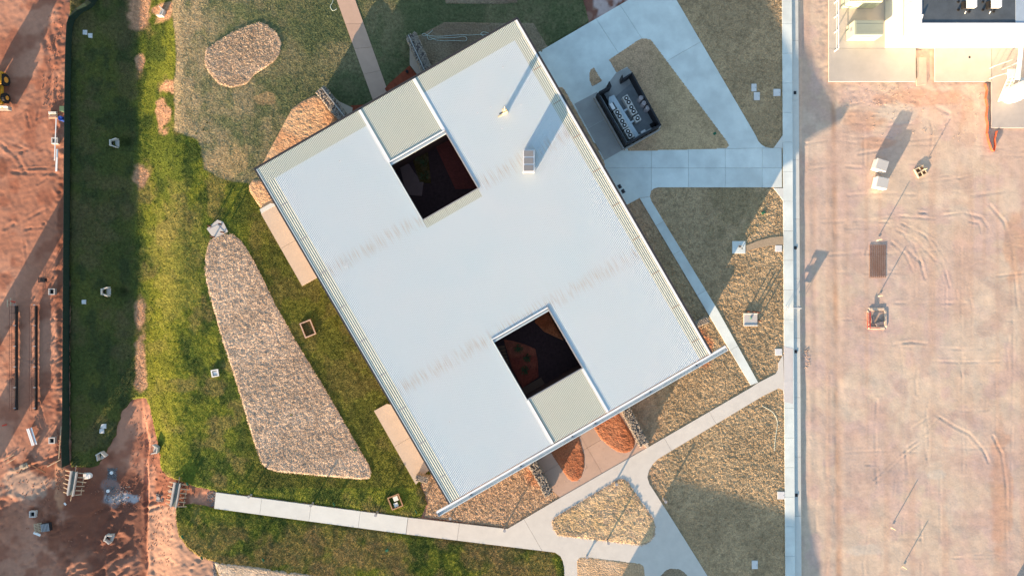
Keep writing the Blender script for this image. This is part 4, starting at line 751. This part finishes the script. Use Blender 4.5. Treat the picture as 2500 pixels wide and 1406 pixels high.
for k in range(6): MB().box(((k - 2.5) * .14, 0, .9), (.06, .62, .06)).build('bar', CHAR, e)
for k in (-1, 1): MB().box((0, k * .3, .9), (.8, .05, .1)).build('rail', CHAR, e); [MB().cyl((j * .36, k * .3, 0), (j * .36, k * .3, .9), .03, n=6).build('leg', CHAR, e) for j in (-1, 1)]
MB().box((0, 0, .5), (.5, .4, .5)).build('core', CHAR, e)
# footing frames with starter bars
def footing(px, label, lean):
    t = root('footing_frame', label, 'footing frame', (P(px, 873).x, P(px, 873).y, 0), group='long steel footing frames beside the fence'); Lh = 6.35
    MB().box((0, 0, .2), (.15, 2 * Lh, .42)).build('beam', mat('dark_rust', (.035, .028, .026), var=.3), t, bevel=.02); bars = 17
    for k in range(bars):
        y = -Lh + .1 + k * (2 * Lh - .2) / (bars - 1); MB().cyl((0, y, .3), (0, y, .98), .018, n=5).build('starter_bar', RUST, t); MB().cyl((0, y, .98), (lean, y, .98), .016, n=5).build('cross_bar', RUST, t)
    MB().cyl((0, -Lh, .98), (0, Lh, .98), .018, n=5).cyl((lean, -Lh, .98), (lean, Lh, .98), .018, n=5).build('top_bar', RUST, t)
    for k in range(6): MB().box((0, -Lh + .3 + k * 2.5, .5), (.26, .1, .1)).build('clamp', GREY, t)
footing(43, 'long steel footing frame with starter bars, the one farther from the fence', -.28); footing(91, 'long steel footing frame with starter bars, the one nearer the fence', -.28)
MB_ = None
e = root('site_trestle', 'small timber and steel trestle at the upper end of the footing frames', 'trestle', (P(33, 738).x, P(33, 738).y, 0))
for k in (-1, 1): MB().cyl((k * .3, 0, 0), (k * .3, 0, .7), .03, n=6).build('leg', DWOOD, e); MB().box((k * .2, .1 * k, .72), (.12, .9, .05)).build('board', WOOD, e)
MB().box((.5, .1, .75), (.6, .12, .06), rz=-.2).build('rail', REDP, e)
plank(40, 752, 1.5, .04, 90, 'thin stick standing by the trestle', WOOD, .1)
# compactor
e = root('plate_compactor', 'dusty beige compactor machine by the trench', 'compactor', (P(55, 1139, .5).x, P(55, 1139, .5).y, 0), .4); CB = mat('dusty_beige', (.40, .34, .26), var=.3, sc=4)
MB().box((0, 0, .12), (.75, .6, .16)).build('base', CB, e, bevel=.03); MB().box((0, .05, .45), (.45, .4, .45)).build('engine', CB, e, bevel=.04); MB().tube([(-.2, -.2, .4), (-.35, -.6, .9), (.35, -.6, .9), (.2, -.2, .4)], .025).build('handle', CHAR, e)
# formwork channels with props
def formwork(px, py, deg, L, label):
    t = root('formwork_channel', label, 'formwork', (P(px, py, .4).x, P(px, py, .4).y, zg(px, py)), math.radians(deg), 'steel formwork channels with timber props'); zz = .55
    MB().box((0, 0, zz), (L, .50, .05)).build('bed', mat('channel_green', (.14, .17, .16), var=.15), t)
    for s_ in (-1, 1): MB().box((0, s_ * .30, zz + .12), (L + .08, .12, .30)).build('side_rail', mat('rail_steel', (.42, .40, .38), var=.15), t)
    MB().box((0, .50, zz + .02), (L, .13, .1)).build('outer_rail', MATS['rail_steel'], t); n = 6
    for k in range(n):
        x = -L / 2 + .12 + k * (L - .24) / (n - 1)
        for s_ in (-1, 1):
            l = random.uniform(.7, 1.0); MB().box((x, s_ * (.42 + l / 2), .42), (.09, l, .08), rx=-s_ * .35, rz=random.uniform(-.15, .15)).build('prop', WOOD, t)
    for s_ in (-1, 1): MB().box((s_ * (L / 2 + .35), 0, .5), (.8, .06, .06)).build('stake', WOOD, t)
    for k in (-.9, .3): MB().box((k, -1.0, .3), (.8, .06, .06)).build('waler', WOOD, t)
formwork(177, 1180, 81, 2.9, 'steel formwork channel with timber props at the lower end of the fence'); formwork(431, 1207, 80, 2.9, 'steel formwork channel with timber props at the left end of the garden path')
e = root('cement_tub', 'white upturned tub beside the left formwork channel', 'tub', (P(205, 1164).x, P(205, 1164).y, zg(205, 1164))); MB().box((0, 0, .2), (.75, .75, .4), taper=.85).build('body', WHITE, e, bevel=.04); MB().cyl((.3, 0, .0), (.3, 0, .38), .33, .28, 14).build('end', WHITE, e)
for a in ((258, 1160, 'white capped riser pipe in dark gravel in the red channel'), (250, 1205, 'grey capped riser pipe below the white one in the channel'), (378, 1221, 'grey capped riser pipe in the trench near the right formwork'), (414, 1199, 'small pipe cap just left of the right formwork')):
    e = root('riser_pipe', a[2], 'riser pipe', (P(a[0], a[1]).x, P(a[0], a[1]).y, zg(a[0], a[1]) - .1)); MB().cyl((0, 0, 0), (0, 0, .28), .2, n=14).build('pipe', GREY, e); MB().cyl((0, 0, .28), (0, 0, .33), .21, n=14).build('cap', WHITE if 'white' in a[2] else mat('dusty_cap', (.38, .36, .34)), e)
# clods and stones, too many to count
def clods(name, regs, m, n, smin, smax, label):
    b = MB()
    for i in range(n):
        x0, y0, x1, y1 = random.choice(regs); px, py = random.uniform(x0, x1), random.uniform(y0, y1); q = P(px, py); z = float(Zg(q.x, q.y)) - .08; sz = random.uniform(smin, smax) ** 1.0
        b.box((q.x, q.y, z + sz * .2), (sz * random.uniform(.8, 1.7), sz, sz * .6), rz=random.uniform(0, 3), rx=random.uniform(-.5, .5), ry=random.uniform(-.5, .5), taper=.55)
    tag(b.build(name, m), label, 'rubble', kind='stuff')
clods('dirt_clods', [(100, 1150, 340, 1400), (200, 1180, 330, 1260), (300, 1000, 370, 1180), (380, 1150, 450, 1230), (100, 30, 150, 260), (135, 1050, 150, 1200), (345, 1240, 420, 1400), (0, 1100, 120, 1300)], RUBBLE, 1300, .03, .13, 'loose clods of red soil scattered over the churned left site')
tb = MB()
for i in range(420):
    rg = random.choice(((350, 250, 520, 1160), (640, 600, 950, 1150), (450, 1260, 1350, 1400), (420, 1100, 1000, 1230), (190, 60, 320, 1100))); px, py = random.uniform(rg[0], rg[2]), random.uniform(rg[1], rg[3]); q = P(px, py)
    if not (inpoly(np.array([q.x]), np.array([q.y]), LAWN)[0] or inpoly(np.array([q.x]), np.array([q.y]), LAWN2)[0]) or near(np.array([q.x]), np.array([q.y]), PX([(560, 700), (780, 1100)]), False)[0][0] < 6.5: continue
    z = float(Zg(q.x, q.y)) + .06; rr = random.choice((.10, .12, .14, .16, .3))
    for k in range(10):
        a = random.uniform(0, 6.28); l = rr * random.uniform(.5, 1.1); o2 = Vector((q.x + math.cos(a) * l * .5, q.y + math.sin(a) * l * .5, z)); d = Vector((math.cos(a) * l, math.sin(a) * l, random.uniform(.08, .22))); sd_ = Vector((-math.sin(a), math.cos(a), 0)) * .035
        tb.add([o2 - sd_, o2 + sd_, o2 + d], [(0, 1, 2)])
tag(tb.build('grass_tufts', mat('tuft_green', (.035, .055, .012), var=.5)), 'darker tufts of weed grass standing in the lawns', 'grass', kind='stuff')
clods('gravel_scatter', [(246, 1150, 268, 1180), (370, 1212, 390, 1230), (240, 1195, 300, 1240), (505, 1200, 527, 1235), (520, 1372, 532, 1406)], ASPH, 700, .05, .13, 'grey gravel spilled round the riser pipes and path end')
clods('pale_stones', [(2050, 205, 2230, 260), (1956, 850, 1980, 900), (2100, 230, 2400, 350)], mat('pale_clods', (.50, .36, .27), var=.25), 330, .03, .10, 'small pale clods on the sandy lot')
# wheel loader at the left edge
ld = root('backhoe_loader', 'yellow loader with black tyres at the left edge of the picture', 'loader', (P(3, 220).x, P(3, 220).y, 0))
MB().box((0, -.95, 1.15), (1.15, 1.9, .95), taper=.9).build('hood', YEL, ld, bevel=.06); MB().box((0, -.2, .75), (1.5, 3.6, .35)).build('chassis', YEL, ld, bevel=.03)
cb = MB().box((0, .75, 1.9), (1.5, 1.45, 1.5), taper=.86).build('cab', GLASS, ld, bevel=.03); MB().box((0, .75, 2.70), (1.45, 1.4, .12)).build('cab_roof', YEL, ld, bevel=.04)
for x in (-.68, .68):
    for y in (.08, 1.42): MB().cyl((x * 1.05, y, 1.2), (x * .92, y * .98 + .02, 2.65), .05, n=6).build('cab_pillar', YEL, ld)
for x in (-1, 1):
    for y, r in ((1.0, .72), (-1.15, .55)):
        wv = MB().cyl((x * .72, y, r), (x * 1.12, y, r), r, n=26).build('wheel', RUBB, ld, bevel=0); MB().cyl((x * 1.125, y, r), (x * 1.16, y, r), r * .48, n=16).build('hub', mat('hub_orange', (.7, .3, .05)), wv)
        for k in range(18): a = k * 2 * math.pi / 18; MB().box((x * .92, y + math.cos(a) * r, r + math.sin(a) * r), (.38, .06, .06), rx=a).build('lug', RUBB, wv)
    MB().tube([(x * .5, -.3, 1.4), (x * .5, -1.8, 1.15), (x * .5, -2.3, .5)], .09).build('lift_arm', YEL, ld)
    MB().box((x * .92, 1.0, 1.5), (.45, 1.5, .07)).build('fender', YEL, ld, bevel=.02)
MB().prism([(-1.35, -2.15), (1.35, -2.15), (1.35, -2.55), (-1.35, -2.55)], .08, .2).box((0, -2.2, .5), (2.7, .1, .9)).box((-1.33, -2.4, .4), (.06, .45, .6)).box((1.33, -2.4, .4), (.06, .45, .6)).build('bucket', mat('worn_steel', (.45, .42, .38), var=.3), ld)
MB().tube([(0, 1.9, 1.0), (0, 2.3, 2.6), (0, 2.7, 1.3)], .13).build('backhoe_boom', YEL, ld); MB().box((0, 2.75, 1.0), (.6, .5, .6)).build('backhoe_bucket', MATS['worn_steel'], ld); MB().box((0, 1.75, .9), (1.9, .25, .9)).build('rear_frame', YEL, ld)
# things just outside the frame whose shadows lie in it
def shadow_caster(poly, h, label, name, m, roofm, cat='shadow_caster'):
    c = P(*poly[0]); t = root(name, label, cat, (c.x, c.y, 0)); pl = [(x - c.x, y - c.y) for x, y in PX(poly)]; MB().prism(pl, -.1, h - .15).build('wall', m, t)
    cx = sum(p[0] for p in pl) / len(pl); cy = sum(p[1] for p in pl) / len(pl); MB().prism([(cx + (p[0] - cx) * 1.02, cy + (p[1] - cy) * 1.02) for p in pl], h - .15, h).build('roof', roofm, t); return t
shadow_caster([(1331, 1736), (1629, 1824), (1666, 1980), (1666, 2300), (1321, 2300), (1321, 1845)], 5.2, 'second low white roofed building standing south of the garden beyond the picture', 'garden_building', BRICKW, WMET, 'building')
shadow_caster([(-75, 880), (-38, 880), (-38, 910), (-75, 910)], 4.2, 'tall unseen block outside the left edge, shaped for its long shadow', 'unseen_block', GREY, WMET)  # unseen caster, sized to throw the long band over the left site
shadow_caster([(-190, 1560), (-40, 1500), (40, 1530), (20, 1640), (-190, 1640)], 2.8, 'unseen block outside the lower left corner, added for its shadow', 'unseen_box', GREY, WMET, 'container')  # unseen caster placed for the shadow in the lower left corner
shadow_caster([(2400, 1560), (2560, 1500), (2600, 1640), (2430, 1690)], 2.6, 'unseen block outside the lower right corner, added for its shadow', 'unseen_box', CREAM, WMET, 'container')  # unseen caster put in for the shadow in the lower right corner
shadow_caster([(-120, 1180), (-60, 1180), (-60, 1225), (-120, 1225)], 2.3, 'small unseen block outside the left edge near the trench', 'unseen_block', GREY, WMET)

# ------------------------------------------------------------------ right lot
def ibc(px, py, rot, label):
    t = root('storage_box', label, 'box', (P(px, py, .9).x, P(px, py, .9).y, zg(px, py)), math.radians(rot), 'tall white boxes on the sandy lot'); WB = mat('box_white', (.70, .70, .66), var=.05)
    MB().box((0, 0, .5), (1.45, 1.35, .95)).build('body', WB, t, bevel=.03); MB().box((.04, 0, 1.0), (1.35, 1.25, .06)).build('lid', mat('lid_grey', (.48, .48, .46), var=.04), t, bevel=.02); MB().box((-.74, 0, .55), (.05, 1.1, .6)).build('side_panel', WB, t)
    for k in (-.35, .35): MB().box((k, -.68, .5), (.08, .04, .8)).build('rib', WB, t)
ibc(2154, 403, -18, 'white lidded box on the sandy lot, upper of the two, inside the long shadow'); ibc(2155, 446, -12, 'white lidded box on the sandy lot, lower of the two')
e = root('timber_crate', 'small square timber crate frame on the sandy lot beside the white boxes', 'crate', (P(2252, 418, .2).x, P(2252, 418, .2).y, -.27), math.radians(28)); CW = mat('pale_timber', (.60, .50, .34), var=.15, sc=5)
for k in (-1, 1):
    MB().box((k * .55, 0, .10), (.12, 1.2, .2)).build('side_board', CW, e); MB().box((0, k * .55, .10), (.98, .12, .2)).build('side_board', CW, e)
MB().box((0, 0, .23), (.12, 1.1, .05)).build('cross_board', CW, e); MB().box((0, 0, .28), (1.1, .12, .05)).build('cross_board', CW, e); MB().box((0, 0, .05), (1.0, 1.0, .06)).build('floor', DWOOD, e)
for a in ((2143, 586, 1.2, 'survey stake in the sand above the rebar mat'), (2178, 1288, 1.0, 'survey stake beside a small hole low on the lot'), (2206, 1383, .95, 'survey stake near the bottom edge of the lot'), (2253, 415, 1.05, 'survey stake beside the timber crate'), (2147, 722, 1.0, 'survey stake below the rebar mat')):
    t = root('survey_stake', a[3], 'stake', (P(a[0], a[1]).x, P(a[0], a[1]).y, -.18), group='survey stakes on the sandy lot'); MB().box((0, 0, a[2] / 2), (.08, .08, a[2])).build('stake', CW, t); MB().box((.03, -.08, .03), (.25, .08, .06), rz=-.3).build('peg', CREAM, t)
rm = root('rebar_mat', 'brown rusty steel reinforcement mat lying on the sand', 'rebar mat', (P(2145, 638).x, P(2145, 638).y, -.30)); RB = mat('rebar_brown', (.33, .19, .12), var=.3, sc=5)
for k in range(9): MB().box(((k - 4) * .235, 0, .06), (.05, 4.0, .03)).build('long_bar', RB, rm)
for k in range(17): MB().box((0, (k - 8) * .245, .09), (2.0, .05, .03)).build('cross_bar', RB, rm)
pt = root('excavation_frame', 'pale square excavation with red plastic guard rail on its left side', 'pit', (P(2143, 778).x, P(2143, 778).y, -.27))
for x, y, sx, sy in ((0, 1.15, 2.2, .35), (1.05, 0, .3, 2.3), (0, -1.15, 2.3, .3), (-1.05, .1, .2, 2.0)): MB().box((x, y, .04), (sx, sy, .14), rz=random.uniform(-.05, .05), taper=.8).build('rim', mat('pale_rim', (.62, .48, .36), var=.2, sc=4), pt)
MB().box((0, 0, -.05), (1.9, 2.0, .1)).build('floor', mat('pit_sand', (.42, .30, .23), var=.3), pt); MB().box((-.55, -.2, .12), (.25, .7, .35)).box((.3, -.6, .1), (.9, .4, .2), rz=.4).build('rubble', mat('grey_rubble', (.2, .17, .17), var=.4), pt)
for k in range(9): MB().box((-1.15, -1.0 + k * .2, .4), (.28, .05, .05)).build('guard_bar', REDP, pt)
MB().box((-1.3, -.2, .4), (.05, 2.0, .08)).box((-1.0, -.2, .4), (.05, 2.0, .08)).box((-.4, -1.12, .38), (1.3, .06, .08)).build('guard_rail', REDP, pt)
# barricade across the footpath
e = root('barricade', 'low white board barricade standing across the footpath', 'barricade', (P(1932, 752).x, P(1932, 752).y, .1))
MB().box((0, 0, .85), (1.75, .06, .16)).build('top_board', WHITE, e); MB().box((.05, .22, .5), (1.6, .06, .16)).build('board', WHITE, e); MB().box((.35, .1, .55), (.9, .04, .7)).build('panel', GREY, e)
for k in (-.7, .75):
    for s_ in (-1, 1): MB().cyl((k, s_ * .3, 0), (k, 0, .9), .03, n=6).build('leg', GREY, e)
# orange mesh barrier
ob = root('mesh_barrier', 'slumped orange plastic mesh barrier beside the concrete apron', 'barrier', (P(2412, 300).x, P(2412, 300).y, -.2)); op = [(2404, 205), (2409, 220), (2406, 240), (2410, 262), (2407, 285), (2411, 305), (2409, 325), (2413, 345), (2420, 366), (2426, 370), (2429, 355), (2428, 340), (2433, 320)]
for i in range(len(op) - 1):
    a, b_ = P(*op[i]), P(*op[i + 1])
    MB().add([(a.x, a.y, -.2), (b_.x, b_.y, -.2), (b_.x + .05, b_.y, .12), (a.x + .05, a.y, .12), (a.x + .03, a.y, -.2), (b_.x + .03, b_.y, -.2), (b_.x + .08, b_.y, .12), (a.x + .08, a.y, .12)], [(0, 1, 2, 3), (7, 6, 5, 4), (3, 2, 6, 7), (0, 3, 7, 4), (2, 1, 5, 6)]).build('mesh_panel', ORNG, ob, world=True)
for q in op[::3]: a = P(*q); MB().cyl((a.x, a.y, -.2), (a.x + .1, a.y, .5), .02, n=5).build('stake', RUST, ob, world=True)
# aprons
paving('concrete_apron', [(2023, -40), (2165, -40), (2165, 118), (2235, 118), (2235, 200), (2023, 200)], APRON, [(2100, 119, 0), (2100, 0, 0)], top=.06)
paving('concrete_apron', [(2282, 115), (2419, 115), (2419, 200), (2282, 200)], APRON, [], top=.07); paving('concrete_apron', [(2420, 115), (2560, 115), (2560, 313), (2420, 313)], mat('apron_grey', (.42, .39, .36), var=.06), [], top=.065)
paving('concrete_apron', [(2239, 140), (2262, 140), (2264, 205), (2240, 210)], mat('apron_dusty', (.5, .41, .33), var=.1), [], top=-.09)
# warehouse
wh = root('warehouse', 'tall white clad warehouse with grey flat roof in the upper right corner', 'warehouse', (P(2300, 100).x, P(2300, 100).y, -.1)); HB = 7.4; HM = 3.9
gx0, gy1 = P(2160, 118).x, P(2160, 118).y; gx1 = P(2620, 118).x; gy0 = P(2160, -330).y
MB().prism([(gx0, gy1), (gx1, gy1), (gx1, gy0), (gx0, gy0)], -.1, HM).build('lower_wall', CREAM, wh, world=True)
tw = .10; MB().prism([(gx0 + .03, gy1 + .03), (gx1, gy1 + .03), (gx1, gy0), (gx0 + .03, gy0)], HM, HM + .08).build('string_course', mat('tan_trim', (.45, .33, .2)), wh, world=True)
def pan(x0, y0, x1, y1, z0, z1, m, nm): MB().prism([(x0, y0), (x1, y0), (x1, y1), (x0, y1)], z0, z1).build(nm, m, wh, world=True)
n = 4
for k in range(n):   # west cladding panels
    a = gy1 + .05 + k * 3.4; pan(gx0 + .04, a, gx0 + .12, a + 3.36, HM + .09, HB, PALEBLUE, 'cladding_panel')
for k in range(6): a = gx0 + .14 + k * 3.6; pan(a, gy1 + .04, a + 3.56, gy1 + .12, HM + .09, HB, WHITE, 'cladding_panel')
pan(gx0 + .14, gy1 + .13, gx1, gy1 + .20, HB - .08, HB + .01, mat('parapet_cap', (.62, .66, .70), var=.03), 'parapet_cap')
rx = P(2475, 60, HB - .3).x
pan(gx0 + .14, gy1 + .21, rx, gy0, HB - .6, HB - .06, ROOFG, 'roof'); pan(rx + .01, gy1 + .21, gx1, gy0, HB - .6, HB - .03, mat('blue_roof', (.36, .44, .52), var=.06), 'roof')
for a, lb in ((2364, 'left'), (2424, 'right')):
    e = root('roof_fan', '%s of the two pale cube vents on the grey warehouse roof' % lb, 'roof vent', (P(a, 13, HB).x, P(a, 13, HB).y, HB - .06)); MB().box((0, 0, .55), (1.0, .95, .5)).build('hood', WMET, e, bevel=.02); MB().box((0, 0, .15), (.85, .85, .3)).build('curb', BLACK, e); MB().box((-.62, -.1, .25), (.3, .8, .5)).build('damper', BLACK, e)
    for q in ((-1.1, .35), (-1.1, -.55), (.1, -.75)): MB().cyl((q[0], q[1], 0), (q[0], q[1], .12), .13, n=10).build('stub', BLACK, e)
    MB().cyl((-.35, -.95, 0), (-.35, -.75, .2), .04, n=6).build('pipe', WHITE, e)
e = root('roof_lamp', 'small white teardrop lamp on the corner of the grey warehouse roof', 'lamp', (P(2251, 42, HB).x, P(2251, 42, HB).y, HB - .06)); MB().cyl((0, .2, .1), (0, -.15, .1), .14, .05, 10).build('head', WHITE, e); MB().cyl((0, -.1, 0), (0, -.1, .12), .03, n=6).build('stem', GREY, e)
# two sage containers between the fence and the warehouse
def scont(px0, px1, py0, py1, h, label):
    a = P(px0, py0, h); b_ = P(px1, py1, h); c = (a + b_) / 2; sx, sy = b_.x - a.x, abs(b_.y - a.y); t = root('sage_container', label, 'container', (c.x, c.y, .06), group='sage green service containers')
    MB().box((0, 0, h / 2 - .03), (sx, sy, h - .12)).build('body', SAGE, t, bevel=.03); MB().box((sx * .03, 0, h - .03), (sx * .95, sy * .5, .06)).build('roof', SAGET, t)
    for s_ in (-1, 1): MB().box((sx * .03, s_ * sy * .36, h - .035), (sx * .95, sy * .2, .05)).build('roof', SAGET, t)
    for k in range(5): MB().box((-sx / 2 + .3 + k * (sx - .6) / 4, -sy / 2 - .02, h * .45), (.5, .03, h * .55)).build('door_panel', SAGE, t)
    MB().box((0, -sy / 2 - .05, h * .78), (sx * .5, .03, .06)).build('handle_rail', GREY, t); MB().box((-sx / 2 - .03, 0, h * .6), (.04, .4, .5)).build('vent', GREY, t)
scont(2086, 2156, 50, 86, 2.1, 'sage green service container between white fence and warehouse, whole one'); scont(2074, 2156, -32, 4, 2.1, 'sage green service container at the top edge, cut by the picture')
rf = root('rail_fence', 'white rail fence along the edge of the concrete apron', 'fence', (P(2047, 60).x, P(2047, 60).y, .06)); ty = [-36, 0, 36, 73, 119]
for y in ty: q = P(2047, y, 1.1); MB().box((q.x, q.y, .6), (.09, .09, 1.1)).build('post', WHITE, rf, world=True); MB().box((q.x - .1, q.y, 1.17), (.25, .12, .04)).build('bracket', GREY, rf, world=True)
a, b_ = P(2047, 119, 1.1), P(2047, -36, 1.1); MB().cyl((a.x, a.y, 1.15), (b_.x, b_.y, 1.15), .08, n=8).build('top_rail', WHITE, rf, world=True); MB().cyl((a.x, a.y, .6), (b_.x, b_.y, .6), .03, n=6).build('mid_rail', WHITE, rf, world=True)
# steel stair and silo at the right edge
si = root('white_silo', 'bright white tank cabinet at the right edge beside the steel stair', 'tank', (P(2492, 222, 2).x, P(2492, 222, 2).y, .06))
MB().cyl((0, 0, 0), (0, 0, 2.9), 1.0, n=28).build('body', WHITE, si); MB().cyl((0, 0, 2.9), (0, 0, 3.2), 1.0, .4, 28).build('dome', WHITE, si); MB().box((.5, 1.1, 1.8), (1.2, .9, .4)).build('blue_hatch', mat('blue_grey', (.3, .4, .5)), si); MB().box((-.1, -1.0, 1.2), (.7, .1, 1.2)).build('door', WHITE, si)
du = root('duct', 'tall white duct running from the tank to the warehouse', 'duct', (P(2482, 150, 2.5).x, P(2482, 150, 2.5).y, 2.5))
MB().cyl((0, -2.2, .2), (0, 2.4, .9), .24, n=14).build('pipe', WHITE, du); MB().cyl((0, -.2, -2.4), (0, -.2, .4), .1, n=8).build('support', GREY, du)
MB().box((.75, 1.4, 1.2), (1.4, 1.3, .1), ry=.3).build('canopy', GREY, du)
st = root('steel_stair', 'pale steel stair and platform frame at the right edge', 'stair', (P(2462, 220, 1).x, P(2462, 220, 1).y, .06))
for k in range(7): MB().box((-.2 - .0, -1.0 + k * .32, .3 + k * .22), (.9, .24, .04)).build('tread', CREAM, st)
for x in (-.65, .25): MB().tube([(x, -1.2, .1), (x, 1.1, 1.7)], .05).build('stringer', CREAM, st); MB().tube([(x, -1.2, 1.0), (x, 1.1, 2.6)], .035).build('handrail', CREAM, st); [MB().cyl((x, -1.2 + j * 1.15, .1 + j * .8), (x, -1.2 + j * 1.15, 1.0 + j * .8), .035, n=6).build('baluster', CREAM, st) for j in range(3)]
MB().box((-.2, 1.7, 1.75), (1.0, 1.1, .06)).build('platform', CREAM, st)
for a, b_ in (((-1.6, 2.9), (.4, 3.6)), ((-1.6, 1.6), (.4, 2.2))): MB().tube([(a[0], a[1], 1.0), (b_[0], b_[1], 1.0)], .05).cyl((a[0], a[1], 0), (a[0], a[1], 1.0), .04, n=6).cyl((b_[0], b_[1], 0), (b_[0], b_[1], 1.0), .04, n=6).build('rail_frame', CREAM, st)
for a in ((2366, 141, 'dark round floor drain in the pale apron by the warehouse'),): e = root('floor_drain', a[2], 'drain', (P(a[0], a[1]).x, P(a[0], a[1]).y, .07)); MB().cyl((0, 0, -.02), (0, 0, .015), .14, n=14).build('grate', CHAR, e); MB().ring((0, 0, 0), .13, .17, -.01, .02).build('rim', GREY, e)
